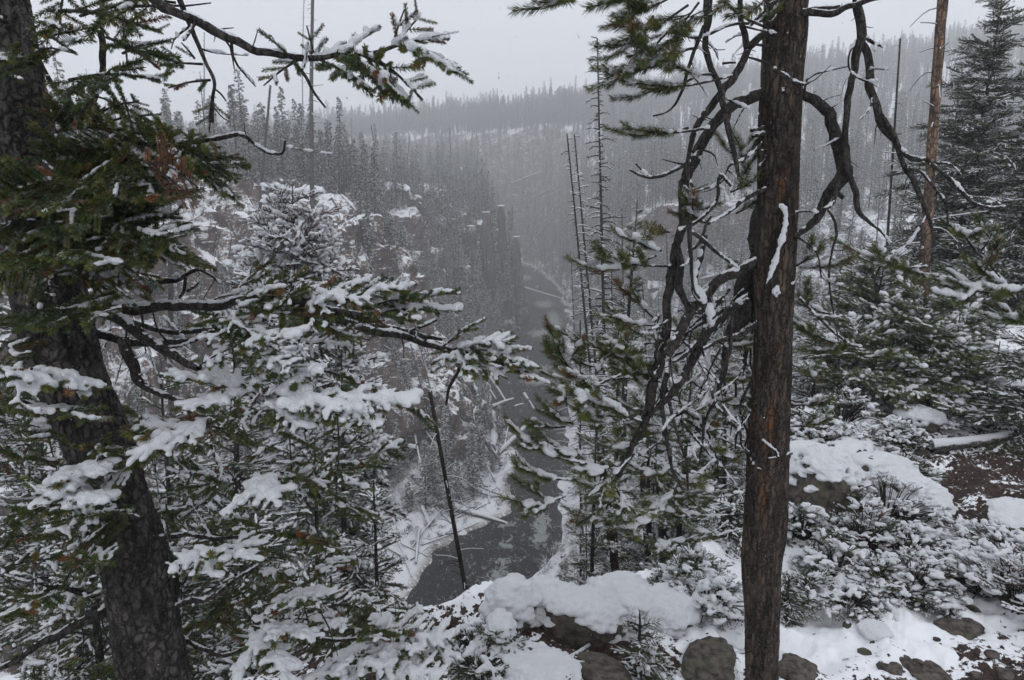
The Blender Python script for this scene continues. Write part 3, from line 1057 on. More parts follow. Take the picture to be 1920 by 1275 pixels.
PN = []     # pine shoots: long needles
for i in range(3):
    PN.append(('pine_shoot', needle_shoot(130 + i, L=0.13, nl=0.048, n=230, w=0.0012, fwd=0.75, tip=0.5, stem=0.0032).mesh('pine_shoot', mats4('pine'))))
for i in range(3):
    a_ = needle_shoot(140 + i, L=0.13, nl=0.048, n=230, w=0.0012, fwd=0.75, tip=0.5, stem=0.0032); snowy(a_, 0.15, np.random.default_rng(10 + i), 0.020, 0.013, 3, 0.012)
    PN.append(('pine_shoot_snow', a_.mesh('pine_shoot_snow', mats4('pine'))))
NG_PN = library('pine_shoots', PN)


def frond(seed, key, L=0.42, nl=0.022, w=0.0030, snow=0.6, per=62, spread=0.55, hsn=0.012, wsn=0.016):
    """flat spray with side shoots, for trees some metres off"""
    rg = np.random.default_rng(seed)
    acc = Acc()
    segs = [(np.zeros(3), np.array([L, 0, -0.03]))]
    k = 5
    for i in range(k):
        for sgn in (-1, 1):
            t = 0.12 + 0.75 * (i + rg.uniform(0, .6)) / k
            l = spread * L * (1 - t) ** 0.7 * rg.uniform(0.7, 1.1) + 0.04
            b = np.array([L * t, 0, -0.03 * t])
            a = sgn * rg.uniform(0.7, 1.0)
            segs.append((b, b + np.array([math.cos(a) * l, math.sin(a) * l, rg.uniform(-.03, .03)])))
    for q, (b, e) in enumerate(segs):
        l = np.linalg.norm(e - b)
        sh = needle_shoot(seed * 37 + q, L=l, nl=nl, n=max(10, int(per * l / 0.12)), w=w, stem=0.003, bud=False)
        Rm = frames((e - b)[None])[0]
        if rg.random() < snow or q == 0:
            snowy(sh, l, rg, wsn, hsn, max(2, int(l / 0.07)), 0.006)
        v = np.concatenate(sh.v) @ Rm.T + b
        o = 0
        n0 = acc.n
        acc.v.append(v); acc.n += len(v)
        for f_, m_ in zip(sh.q, sh.mq):
            acc.q.append(f_ + n0); acc.mq.append(m_)
        for f_, m_ in zip(sh.t, sh.mt):
            acc.t.append(f_ + n0); acc.mt.append(m_)
    return acc.mesh('frond', mats4(key))


FR = []
for i in range(3):
    FR.append(('spruce_frond', frond(200 + i, 'spruce_mid', snow=0.5)))          # 0-2 snowy spruce
FR.append(('spruce_frond_b', frond(205, 'spruce_mid', snow=0.0)))                # 3 mostly bare
for i in range(3):
    FR.append(('pine_tuft', frond(210 + i, 'pine_mid', L=0.34, nl=0.045, w=0.0026, per=60, spread=0.5, snow=0.6, wsn=0.02, hsn=0.016)))   # 4-6
FR.append(('pine_tuft_b', frond(215, 'pine_mid', L=0.34, nl=0.045, w=0.0026, per=62, spread=0.45, snow=0.0)))    # 7
for i in range(2):
    FR.append(('russet_frond', frond(220 + i, 'russet', L=0.34, nl=0.02, w=0.004, snow=0.85, per=60, spread=0.6, wsn=0.026, hsn=0.024)))   # 8-9


def bare_spray(seed, L=0.5):
    rg = np.random.default_rng(seed)
    acc = Acc()

    def tw(b, d, l, r, dep):
        e = b + d * l
        m = (b + e) / 2 + rg.normal(0, 0.03 * l, 3) + np.array([0, 0, 0.03 * l])
        p = spline([b, m, e], 5)
        acc.tube(p, np.linspace(r, r * 0.4, 5), 4, 1)
        if rg.random() < 0.85:
            acc.tube(p + np.array([0, 0, r * 1.1]), np.linspace(r * 1.5, r * 0.9, 5) * rg.uniform(.8, 1.2), 4, 3)
        if dep:
            for i in range(4):
                t = rg.uniform(0.2, 0.95)
                q = b + (e - b) * t
                a = rg.choice([-1, 1]) * rg.uniform(0.5, 1.1)
                dd = np.array([d[0] * math.cos(a) - d[1] * math.sin(a), d[0] * math.sin(a) + d[1] * math.cos(a), d[2] + rg.uniform(-.3, .3)])
                tw(q, dd / np.linalg.norm(dd), l * rg.uniform(0.3, 0.55), r * 0.6, dep - 1)
    tw(np.zeros(3), np.array([1.0, 0, 0]), L, 0.005, 2)
    return acc.mesh('bare_spray', mats4('spruce'))


for i in range(3):
    FR.append(('bare_spray', bare_spray(230 + i)))          # 10-12
NG_FR = library('fronds', FR)


# ------------------------------------------------------------------ snow that has merged: blobs joined by a voxel remesh
_ST = {}


def snow_tex(size):
    k = round(size, 4)
    if k not in _ST:
        t = bpy.data.textures.new('snow_crust', 'CLOUDS')
        t.noise_scale = k; t.noise_depth = 2
        _ST[k] = t
    return _ST[k]


class Snow:
    def __init__(s):
        s.c, s.r, s.R = [], [], []

    def blob(s, c, r, d=(1, 0, 0)):
        s.c.append(c); s.r.append(r); s.R.append(d)

    def along(s, pts, w, h, step=0.6, up=0.6, rg=rng, keep=0.95):
        """a ridge of snow on top of a limb; w, h arrays or numbers"""
        P = np.asarray(pts, float)
        n = len(P)
        w = np.broadcast_to(w, (n,)); h = np.broadcast_to(h, (n,))
        s_ = np.r_[0, np.cumsum(np.linalg.norm(np.diff(P, axis=0), axis=1))]
        if s_[-1] < 1e-4:
            return
        x = 0
        while x < s_[-1]:
            q = np.array([np.interp(x, s_, P[:, k]) for k in range(3)])
            q2 = np.array([np.interp(min(x + 0.02, s_[-1]), s_, P[:, k]) for k in range(3)])
            d = q2 - q
            L_ = np.linalg.norm(d)
            d = d / L_ if L_ > 1e-6 else np.array([1.0, 0, 0])
            ww = float(np.interp(x, s_, w)); hh = float(np.interp(x, s_, h))
            st = max(step * ww, 0.006)
            steepness = abs(d[2])
            if rg.random() < keep and steepness < 0.85:
                k = rg.uniform(0.7, 1.2) * (1 - 0.5 * steepness)
                s.blob(q + np.array([rg.normal(0, ww * .15), rg.normal(0, ww * .15), hh * up]), (st * 1.5, ww * k, hh * k), d)
            x += st

    def build(s, name, voxel, parent, **props):
        if not s.c:
            return None
        v0, f0 = ICO1 if voxel > 0.012 else ICO2
        C_ = np.array(s.c, float); R_ = np.array(s.r, float); D_ = np.array(s.R, float)
        R_ = np.maximum(R_, voxel * 0.95)
        Fm = frames(D_)
        loc = v0[None] * R_[:, None]
        W = np.einsum('nij,nkj->nki', Fm, loc) + C_[:, None]
        n = len(v0)
        F = (f0[None] + (np.arange(len(C_)) * n)[:, None, None]).reshape(-1, 3)
        v = W.reshape(-1, 3)
        if parent is not None:
            v = rel(v, parent)
        me = to_mesh(name, v, F, M['snow'])
        o = link(name, me, parent, kind='stuff', **props)
        md = o.modifiers.new('join', 'REMESH'); md.mode = 'VOXEL'; md.voxel_size = voxel; md.use_smooth_shade = True
        md = o.modifiers.new('soft', 'SMOOTH'); md.factor = 0.4; md.iterations = 1
        for sc_, k_ in ((2.5, 1.3), (7.0, 2.8)):
            md = o.modifiers.new('crust', 'DISPLACE'); md.texture = snow_tex(voxel * sc_); md.texture_coords = 'LOCAL'; md.strength = voxel * k_; md.mid_level = 0.5
        return o


class Points:
    def __init__(s):
        s.p, s.d, s.s, s.i, s.u = [], [], [], [], []

    def add(s, p, d, sc, i, up=(0, 0, 1)):
        s.p.append(p); s.d.append(d); s.s.append(sc); s.i.append(i); s.u.append(up)

    def build(s, name, ng, parent, **props):
        if not s.p:
            return None
        return scatter(name, ng, np.array(s.p), euler_of(frames(np.array(s.d, float), np.array(s.u, float))), np.array(s.s, float), s.i, parent, **props)


def norm(v):
    return v / (np.linalg.norm(v) + 1e-12)


UP = np.array([0, 0, 1.0])


def spray(base, tip, pts, stems, snow, amount, rg, kind='spruce', width=0.42, sag=0.04, roll=None, shoot=0.095, first=0.1, skip=0.12):
    """a flat bough of spruce between two points in space"""
    base = np.asarray(base, float); tip = np.asarray(tip, float)
    A = tip - base
    L = np.linalg.norm(A)
    d = A / L
    side = norm(np.cross(d, UP)) if abs(d[2]) < 0.97 else np.array([1.0, 0, 0])
    nrm = norm(np.cross(side, d))
    ro = rg.uniform(-0.4, 0.4) if roll is None else roll
    side = side * math.cos(ro) + nrm * math.sin(ro)
    main = spline([base, base + A * 0.5 + UP * L * sag, tip], 9)
    stems.append((main, np.linspace(0.0045, 0.0022, 9) * (0.7 + L)))
    dead = kind == 'dead'

    def brush(p0, p1, heavy):
        l = np.linalg.norm(p1 - p0)
        n = max(1, int(round(l / (shoot * 0.9))))
        dd = (p1 - p0) / l
        up = UP + rg.normal(0, 0.15, 3)
        for i in range(n):
            b = p0 + (p1 - p0) * i / n
            i_ = 6 if dead else int(rg.integers(0, 3))
            pts.add(b, dd + rg.normal(0, 0.06, 3), l / n / 0.1 * 1.05, i_, up)
        if heavy > 0 and abs(dd[2]) < 0.8:
            w = (0.0042 + 0.0074 * heavy) * rg.uniform(0.5, 1.45)
            snow.along(np.array([p0 + dd * l * 0.02, (p0 + p1) / 2, p1 - dd * l * 0.1]), w, w * 0.85, 0.85, 0.7, rg, 0.8)
    for i in range(8):
        hv = amount if rg.random() < amount else 0
        if i >= 1:
            brush(main[i], main[i + 1], hv * 1.15)
    step = 0.036
    x = L * first
    sg = 1
    while x < L * 0.97:
        t = x / L
        q = np.array([np.interp(t, np.linspace(0, 1, 9), main[:, k]) for k in range(3)])
        for sg in (-1, 1):
            if rg.random() < skip:
                continue
            prof = min(1.0, 0.35 + t * 3) * (1 - t) ** 0.75
            l = (width * L * prof + 0.035) * rg.uniform(0.65, 1.2)
            a = rg.uniform(0.75, 1.1)
            sd = norm(d * math.cos(a) + side * sg * math.sin(a) + nrm * rg.uniform(-0.12, 0.12))
            e = q + sd * l + UP * rg.uniform(-0.1, 0.03) * l
            hv = amount * rg.uniform(0.7, 1.2) if rg.random() < 1.1 * amount ** 1.3 else 0
            brush(q, e, hv)
            if l > 0.1:
                stems.append((np.array([q, (q + e) / 2, e]), np.array([0.0022, 0.0018, 0.0012])))
                m = int(l / 0.04)
                for k in range(1, m):
                    u = k / m
                    b = q + (e - q) * u
                    for s2 in (-1, 1):
                        if rg.random() < 0.25:
                            continue
                        l2 = 0.5 * l * (1 - u) * rg.uniform(0.6, 1.1) + 0.02
                        a2 = rg.uniform(0.6, 0.95) * s2
                        sd2 = norm(sd * math.cos(a2) + norm(np.cross(nrm, sd)) * math.sin(a2) + nrm * rg.uniform(-.15, .15))
                        brush(b, b + sd2 * l2, hv if rg.random() < 0.8 else 0)
        x += step * rg.uniform(0.8, 1.3)


def pine_bough(base, tip, pts, stems, snow, amount, rg, n_side=4, curl=0.12, r=0.006):
    """pine shoots: bare wood behind, long bottle brush needles on the last part, shoot tips turned up"""
    base = np.asarray(base, float); tip = np.asarray(tip, float)
    A = tip - base
    L = np.linalg.norm(A); d = A / L
    side = norm(np.cross(d, UP)) if abs(d[2]) < 0.97 else np.array([1.0, 0, 0])
    main = spline([base, base + A * 0.5 - UP * L * curl, tip], 11)
    stems.append((main, np.linspace(r, r * 0.45, 11)))

    def brush(P, heavy):
        s_ = np.r_[0, np.cumsum(np.linalg.norm(np.diff(P, axis=0), axis=1))]
        n = max(1, int(round(s_[-1] / 0.065)))
        for i in range(n):
            a_, b_ = [np.array([np.interp(s_[-1] * q / n, s_, P[:, k]) for k in range(3)]) for q in (i, i + 1)]
            pts.add(a_, b_ - a_ + rg.normal(0, .003, 3), np.linalg.norm(b_ - a_) / 0.13 * 1.35, int(rg.integers(0, 3)), UP + rg.normal(0, .2, 3))
        if heavy > 0:
            w = 0.019 * heavy * rg.uniform(0.75, 1.2) * (1 + 0.45 * np.sin(np.linspace(0, 9, len(P)) + rg.uniform(0, 6)))
            snow.along(P, w, w * 0.7, 0.75, 0.8, rg, 0.72)
    k0 = 4
    brush(main[k0:], amount if rg.random() < 0.3 + amount else 0)
    if amount > 0.3:
        snow.along(main[:k0 + 1], 0.007 + 0.004 * amount, 0.005 + 0.003 * amount, 1.1, 0.8, rg, 0.5)
    for j in range(n_side):
        t = rg.uniform(0.25, 0.92)
        q = np.array([np.interp(t, np.linspace(0, 1, 11), main[:, k]) for k in range(3)])
        sg = rg.choice([-1, 1])
        a = rg.uniform(0.4, 1.0)
        l = min(0.26, L * rg.uniform(0.25, 0.5)) + 0.04
        sd = norm(d * math.cos(a) + side * sg * math.sin(a))
        e = q + sd * l + UP * l * rg.uniform(-0.05, 0.45)
        P = spline([q, (q + e) / 2 - UP * l * 0.08, e], 6)
        stems.append((P, np.linspace(r * 0.6, r * 0.4, 6)))
        brush(P[1:], amount * rg.uniform(.6, 1.1) if rg.random() < 0.2 + amount else 0)


def finish(parent, pts, ng, stems, snow, voxel, needles='needles'):
    if pts is not None:
        pts.build(needles, ng, parent)
    if stems:
        acc = Acc()
        for p, r in stems:
            acc.tube(p, r, 5, 0)
        link('twigs', acc.mesh('twigs', M['branch'], parent, True), parent, kind='stuff')
    if snow is not None:
        snow.build('snow', voxel, parent)


def limb(parent, snow, trace, Y0, Y1, rg, name='branch', mat='branch', sides=9, n=None, lumpy=0.16, wob=0.0, snowk=0.7, keepsnow=0.9, scale=1.0, kink=1.1, stubs=12):
    """a traced limb: (px, py, radius px) rows; depth runs from Y0 to Y1"""
    T = np.array(trace, float)
    if len(T) > 2:
        T = spline(T, max(12, len(T) * 5) if n is None else n)
    else:
        T = spline(T, 10)
    s_ = np.r_[0, np.cumsum(np.linalg.norm(np.diff(T[:, :2], axis=0), axis=1))]
    u = s_ / s_[-1]
    Ys = Y0 + (Y1 - Y0) * u + wob * np.sin(u * 9 + Y0 * 7)
    P = np.array([at(a, b, y)[:] for (a, b, _), y in zip(T, Ys)])
    R = np.maximum(T[:, 2], 0.8) * Ys / FP * scale * 0.78
    seed = int(rg.integers(0, 999))
    ax = s_ * np.mean(Ys) / FP / 0.09
    P = P + np.stack([fbm(ax, u * 0 + seed + 9 * k, None, 3, seed + k) for k in range(3)], 1) * R[:, None] * kink
    v, f = tube(P, R, sides, lumpy, seed)
    if stubs:
        acc = Acc(); acc.add(v, f, 0)
        for _ in range(int(s_[-1] * np.mean(Ys) / FP * stubs)):
            k = int(rg.integers(2, len(P) - 2))
            d0 = norm(P[k + 1] - P[k]); sd = norm(np.cross(d0, rg.normal(0, 1, 3)))
            dd = norm(sd + d0 * rg.uniform(.1, .8))
            l = rg.choice([rg.uniform(.008, .03), rg.uniform(.04, .16)], p=[.55, .45])
            w = min(R[k] * .5, .0018 + l * .02)
            e = P[k] + dd * (l + R[k])
            m_ = (P[k] + e) / 2 + rg.normal(0, .12, 3) * l
            q_ = spline([P[k], m_, e + rg.normal(0, .1, 3) * l], 6)
            acc.tube(q_, np.linspace(w, w * .4, 6), 4, 0)
            if l > .05 and rg.random() < .6 and snow is not None:
                snow.along(q_[1:] + UP * w, .0035, .003, 1.2, .3, rg, .6)
        v = np.concatenate(acc.v); f = np.concatenate(acc.q)
    me = to_mesh(name, rel(v, parent), f, M[mat], None, True)
    o = link(name, me, parent)
    if snow is not None and snowk > 0:
        h = np.clip(R * 0.5, 0.003, 0.02) * snowk
        snow.along((P + UP * (R * 0.8)[:, None])[:: 1], np.clip(R * 0.7, 0.0035, 0.05) * min(1, snowk + .2), h, 0.8, 0.2, rg, keepsnow * (0.8 if snowk < .8 else 1))
    return P, R

# ------------------------------------------------------------------ trunks with relief
def big_trunk(parent, trace, Y0, Y1, mat, sides=90, n=420, plate=0.05, vert=0.2, amp=0.010, seed=0, name='trunk'):
    T = spline(np.array(trace, float), n)
    Ys = np.linspace(Y0, Y1, n)
    P = np.array([at(a, b, y)[:] for (a, b, _), y in zip(T, Ys)])
    R = T[:, 2] * Ys / FP
    s_ = np.r_[0, np.cumsum(np.linalg.norm(np.diff(P, axis=0), axis=1))]
    ph = np.linspace(0, 2 * np.pi, sides, endpoint=False)
    T_ = np.gradient(P, axis=0); T_ /= np.linalg.norm(T_, axis=1)[:, None]
    U = np.cross(T_, np.array([0, 1.0, 0])); U /= np.linalg.norm(U, axis=1)[:, None]
    V = np.cross(T_, U)
    cx, sx = np.cos(ph)[None], np.sin(ph)[None]
    S = s_[:, None]
    r0 = R.mean()
    X, Yy = cx * r0 / plate, sx * r0 / plate
    Z = S / plate * vert
    wx = 0.5 * fbm(X * .7, Yy * .7, Z * .7, 2, seed + 5)
    rid = 1 - np.abs(fbm(X + wx, Yy, Z, 4, seed)) * 2.2
    big = fbm(cx * 1.2 + 0 * S, sx * 1.2, S * 2.0, 3, seed + 9)
    Rr = R[:, None] * (1 + 0.05 * big) + amp * (rid - 0.3) + amp * 0.35 * fbm(X * 4, Yy * 4, Z * 4 / max(vert, .2), 2, seed + 3)
    W = P[:, None] + U[:, None] * (Rr * cx)[..., None] + V[:, None] * (Rr * sx)[..., None]
    i = np.arange(n - 1)[:, None] * sides; j = np.arange(sides)[None]; k = (j + 1) % sides
    F = np.stack([i + j, i + k, i + sides + k, i + sides + j], -1).reshape(-1, 4)
    link(name, to_mesh(name, rel(W.reshape(-1, 3), parent), F, M[mat], None, True), parent)
    return P, R


def P3(px, py, Y):
    return np.array(at(px, py, Y)[:])


# ------------------------------------------------------------------ the large spruce at the left
def left_spruce():
    rg = np.random.default_rng(41)
    b = at(330, 1420, 2.35)
    r = root('spruce_tree', (b.x, b.y, ground_z(b.x, b.y)), 'large dark spruce with a thick leaning scaly trunk along the left edge', 'tree')
    big_trunk(r, [(-40, -160, 50), (-15, 0, 52), (22, 200, 54), (42, 330, 52), (66, 460, 56), (100, 580, 60), (130, 700, 58), (185, 830, 58), (215, 930, 58), (245, 1020, 60), (264, 1120, 62), (290, 1275, 66), (325, 1420, 72), (352, 1600, 80)],
              2.35, 2.35, 'bark', plate=0.035, vert=0.6, amp=0.009, seed=3, sides=130, n=620)
    sn = Snow(); pt = Points(); st = []
    L = lambda tr, a, c, **k: limb(r, sn, tr, a, c, rg, **k)
    # limbs
    L([(262, -20, 11), (300, 8, 11), (340, 28, 10), (400, 58, 10), (460, 84, 9), (520, 104, 8), (545, 110, 8), (590, 112, 7), (640, 103, 6), (700, 98, 5), (745, 84, 4), (800, 72, 3), (835, 70, 2)], 1.85, 1.85)
    L([(545, 108, 4), (572, 140, 4), (590, 175, 3), (610, 202, 2)], 1.85, 1.8, snowk=0)
    L([(330, -20, 6), (350, 30, 6), (368, 80, 5), (385, 118, 4), (402, 150, 4), (400, 185, 4), (398, 230, 6)], 1.9, 1.9, snowk=0)
    L([(400, 165, 2), (415, 178, 2), (424, 190, 1.5)], 1.9, 1.9, snowk=0)
    L([(0, 60, 8), (45, 20, 9), (55, 90, 9), (60, 120, 8)], 2.2, 2.0, snowk=0)
    L([(70, 110, 5), (100, 160, 5), (130, 195, 5), (180, 222, 6), (230, 258, 7), (290, 268, 6), (340, 268, 5), (395, 262, 5), (440, 253, 5), (462, 258, 4), (482, 275, 4), (505, 288, 4), (530, 288, 3), (536, 264, 2.5)], 2.25, 2.05)
    L([(78, 285, 8), (110, 272, 8), (150, 272, 7), (185, 280, 6), (240, 300, 5)], 2.3, 2.2)
    L([(85, 310, 7), (110, 330, 7), (150, 345, 6), (240, 340, 6)], 2.3, 2.15, snowk=1)
    L([(190, 60, 7), (195, 110, 7), (190, 160, 5), (175, 200, 5)], 2.1, 2.1, snowk=0)
    L([(150, 575, 13), (200, 574, 14), (290, 576, 12), (360, 574, 11), (420, 572, 10), (470, 560, 8), (520, 556, 7), (600, 575, 6), (680, 590, 5)], 2.4, 2.15, snowk=1.2)
    L([(160, 575, 14), (230, 605, 14), (290, 650, 13), (335, 672, 12), (372, 692, 9)], 2.35, 2.1)
    L([(175, 620, 10), (220, 642, 10), (285, 645, 9), (350, 640, 7), (400, 622, 5)], 2.45, 2.3)
    L([(230, 600, 6), (330, 622, 6), (400, 618, 6)], 2.55, 2.5, snowk=.4)
    L([(268, 562, 11), (278, 542, 11), (296, 528, 8), (330, 526, 6), (352, 512, 5), (372, 505, 4), (395, 516, 3), (412, 532, 2)], 2.3, 2.3)
    L([(350, 520, 4), (345, 545, 4), (335, 560, 3)], 2.3, 2.3, snowk=0)
    L([(352, 545, 4), (365, 538, 3), (372, 530, 2)], 2.3, 2.3, snowk=0)
    L([(235, 640, 14), (248, 690, 13), (258, 715, 10), (290, 735, 8), (350, 755, 6), (400, 770, 4)], 2.3, 2.1)
    L([(595, 590, 9), (650, 605, 10), (700, 622, 10), (740, 628, 9), (790, 642, 8), (825, 652, 7), (870, 660, 5), (930, 680, 4), (980, 690, 3)], 2.7, 2.6, snowk=0.9)
    L([(700, 612, 6), (740, 615, 6), (790, 628, 6), (830, 636, 4)], 2.7, 2.65, snowk=0.8)
    L([(770, 622, 4), (790, 612, 4), (820, 598, 3)], 2.65, 2.65)
    L([(860, 672, 3), (858, 700, 4), (840, 730, 4), (835, 760, 3)], 2.65, 2.65, snowk=0)
    L([(200, 1150, 16), (150, 1170, 14), (100, 1190, 12), (40, 1230, 9), (-20, 1260, 7)], 2.35, 2.1, snowk=0.5)
    L([(190, 1120, 10), (120, 1100, 8), (60, 1120, 6), (0, 1150, 4)], 2.4, 2.2, snowk=0.5)
    L([(260, 975, 8), (225, 965, 9), (200, 958, 8), (150, 920, 7), (100, 905, 6)], 2.3, 2.1, snowk=2.2)
    L([(300, 1150, 8), (350, 1130, 8), (400, 1120, 6), (450, 1080, 5), (500, 1050, 3)], 2.35, 2.5)
    L([(290, 1010, 7), (350, 1000, 6), (420, 1010, 5), (480, 1000, 3)], 2.35, 2.4)
    L([(170, 790, 8), (90, 770, 7), (20, 745, 5), (-40, 740, 5)], 2.35, 2.1, snowk=1.5)
    L([(320, 1180, 6), (420, 1230, 6), (520, 1190, 5), (640, 1200, 5), (760, 1180, 3)], 2.5, 2.55, snowk=1)
    for i in range(26):     # dead hanging twigs under the boughs
        x = rg.uniform(60, 640); y = rg.uniform(560, 1150); l = rg.uniform(60, 220)
        dx = rg.uniform(-50, 60)
        L([(x, y, rg.uniform(1.5, 3.6)), (x + dx * .4 + rg.uniform(-9, 9), y + l * .45, 2), (x + dx, y + l, 1)], rg.uniform(2.1, 2.9), rg.uniform(2.1, 2.9), snowk=0.3, sides=5)
    # hero boughs: base px, tip px, depth base, depth tip, snow, width
    H = [
        (545, 108, 500, 68, 1.85, 1.83, .35, .4), (590, 110, 575, 48, 1.85, 1.85, .5, .35), (560, 112, 495, 160, 1.85, 1.8, .3, .35), (600, 112, 690, 168, 1.85, 1.75, .5, .4),
        (650, 108, 762, 192, 1.85, 1.7, .6, .42), (690, 102, 792, 186, 1.85, 1.7, .4, .4), (735, 88, 758, 18, 1.85, 1.85, .5, .32), (742, 86, 788, 30, 1.85, 1.85, .6, .35),
        (750, 84, 856, 138, 1.85, 1.75, .8, .45), (770, 78, 838, 72, 1.85, 1.85, 1.0, .4), (640, 106, 700, 60, 1.85, 1.9, .9, .4), (610, 110, 650, 80, 1.85, 1.9, .9, .5), (680, 104, 740, 140, 1.85, 1.8, .5, .5),
        # top left masses
        (90, 20, 300, 60, 2.0, 1.8, .15, .4), (150, 30, 270, 10, 2.0, 1.9, .1, .45), (200, 70, 300, 130, 1.95, 1.8, .2, .4), (230, 100, 300, 80, 2.0, 1.9, .3, .4), (130, 150, 300, 150, 2.1, 1.9, .35, .4),
        (200, 160, 130, 240, 2.0, 1.95, .1, .4), (230, 180, 250, 245, 2.0, 1.95, .1, .4), (380, 120, 290, 125, 1.9, 1.9, .2, .35), (395, 150, 315, 165, 1.9, 1.85, .2, .35), (365, 110, 340, 80, 1.9, 1.9, .3, .4),
        (330, 5, 230, 0, 1.95, 1.9, .2, .5), (290, 10, 180, 30, 1.9, 1.9, .1, .5), (120, -20, 110, 70, 2.1, 2.0, .05, .45), (0, 112, 92, 108, 2.2, 2.05, .8, .35), (-20, 140, 40, 150, 2.1, 1.9, .1, .5),
        (400, 190, 392, 248, 1.9, 1.9, .1, .2), (130, 190, 100, 230, 2.1, 2.0, .2, .5), (180, 215, 260, 190, 2.2, 2.1, .2, .5), (60, 60, 140, 100, 2.2, 2.0, .1, .4), (230, 40, 240, 130, 2.0, 1.95, .1, .35),
        # second tier
        (90, 250, 260, 250, 2.3, 2.1, .2, .45), (170, 240, 300, 215, 2.3, 2.2, .2, .4), (240, 270, 425, 300, 2.2, 2.0, .2, .4), (340, 275, 432, 340, 2.1, 2.0, .3, .45), (320, 290, 440, 372, 2.15, 2.0, .2, .4),
        (90, 310, 250, 290, 2.3, 2.1, .35, .45), (200, 290, 310, 330, 2.2, 2.1, .3, .4), (300, 280, 380, 262, 2.15, 2.1, .4, .45), (100, 330, 220, 340, 2.3, 2.1, .3, .5),
        (-20, 360, 140, 385, 2.1, 1.85, .2, .45), (60, 360, 250, 350, 2.2, 1.95, .15, .45), (150, 380, 345, 372, 2.2, 2.0, .3, .4), (200, 370, 330, 345, 2.2, 2.05, .3, .4), (-20, 430, 130, 420, 2.1, 1.9, .2, .5),
        (80, 430, 330, 450, 2.25, 1.95, .55, .4), (120, 450, 352, 480, 2.25, 2.0, .5, .4), (40, 470, 240, 500, 2.1, 1.85, .4, .45), (180, 420, 340, 410, 2.25, 2.05, .3, .35), (-20, 480, 90, 520, 2.0, 1.85, .4, .45),
        (100, 490, 300, 520, 2.2, 2.0, .3, .4), (60, 410, 200, 400, 2.0, 1.85, .15, .5), (30, 380, 110, 330, 2.1, 1.9, .1, .5), (230, 460, 220, 545, 2.1, 2.0, .1, .3),
        # snowy boughs reaching right
        (430, 575, 590, 518, 2.2, 2.2, .6, .4), (430, 560, 505, 490, 2.3, 2.4, .5, .45), (540, 575, 690, 528, 2.25, 2.3, .8, .4), (560, 575, 700, 560, 2.2, 2.2, .8, .4), (600, 580, 770, 535, 2.3, 2.3, .85, .35),
        (640, 590, 855, 548, 2.35, 2.3, .75, .32), (690, 590, 862, 582, 2.4, 2.3, .8, .3), (620, 590, 780, 600, 2.3, 2.2, .5, .35), (500, 585, 620, 610, 2.2, 2.1, .3, .4), (460, 590, 560, 560, 2.2, 2.1, .6, .5),
        (560, 590, 660, 640, 2.3, 2.2, .3, .4), (700, 600, 640, 560, 2.35, 2.4, .9, .4), (830, 650, 900, 602, 2.6, 2.6, .7, .4), (850, 655, 965, 640, 2.6, 2.55, .85, .42), (870, 665, 1010, 690, 2.6, 2.5, .85, .42),
        (840, 660, 950, 710, 2.6, 2.5, .85, .42), (835, 655, 830, 690, 2.6, 2.5, .6, .5), (900, 665, 990, 655, 2.6, 2.6, .9, .4), (940, 690, 1030, 720, 2.55, 2.5, .6, .4), (850, 665, 880, 700, 2.6, 2.5, .8, .5),
        (500, 600, 385, 640, 2.15, 2.05, .7, .4), (500, 600, 370, 610, 2.2, 2.15, .7, .4), (460, 640, 560, 630, 2.1, 2.0, .8, .4), (440, 650, 375, 685, 2.1, 2.0, .8, .4), (480, 640, 440, 600, 2.1, 2.1, .9, .5),
        (470, 670, 550, 690, 2.05, 1.95, .7, .45), (430, 600, 500, 650, 2.1, 2.0, .9, .5),
        (455, 735, 310, 705, 2.1, 1.95, 1.3, .36), (465, 740, 345, 770, 2.1, 1.9, 1.3, .4), (470, 725, 560, 695, 2.1, 2.05, 1.1, .4), (520, 745, 610, 690, 2.05, 2.0, 1.3, .36), (480, 740, 400, 690, 2.1, 2.1, 1.1, .4),
        (560, 760, 780, 757, 2.0, 1.95, 1.5, .22), (600, 765, 712, 800, 2.0, 1.9, 1.5, .3), (540, 740, 640, 775, 2.0, 1.9, 1.3, .4), (500, 760, 560, 800, 2.0, 1.9, .9, .5), (640, 760, 690, 730, 2.0, 2.0, 1.3, .3),
        (375, 800, 245, 862, 2.0, 1.9, 1.3, .36), (390, 790, 310, 850, 2.0, 1.9, 1.2, .4), (170, 740, 15, 705, 2.0, 1.8, 1.3, .36), (60, 690, 30, 760, 1.9, 1.8, 1.1, .4), (60, 760, 170, 790, 1.95, 1.85, .6, .45), (60, 700, 170, 725, 2.0, 1.9, 1.2, .36),
        (190, 935, 60, 925, 1.95, 1.85, 1.5, .42), (170, 900, 60, 955, 1.95, 1.85, 1.3, .3), (110, 890, 200, 890, 2.0, 1.9, 1.4, .4), (120, 940, 205, 945, 1.9, 1.85, 1.4, .3),
        (480, 910, 525, 950, 2.0, 1.9, 1.3, .4), (490, 905, 425, 965, 2.0, 1.9, 1.2, .34), (470, 920, 535, 925, 2.0, 1.95, 1.3, .3), (485, 935, 480, 895, 1.95, 2.05, 1.3, .2),
        (405, 1035, 320, 1065, 2.0, 1.9, 1.1, .4), (400, 1040, 500, 1020, 2.05, 2.0, 1.2, .32), (390, 1050, 400, 1085, 2.0, 1.9, 1.1, .4), (395, 1040, 470, 1050, 2.0, 1.9, 1.0, .4),
        (500, 1185, 430, 1280, 2.2, 2.1, 1.4, .36), (495, 1180, 600, 1200, 2.2, 2.1, 1.3, .34), (510, 1200, 540, 1290, 2.2, 2.0, 1.3, .34), (495, 1200, 490, 1160, 2.2, 2.3, 1.2, .25),
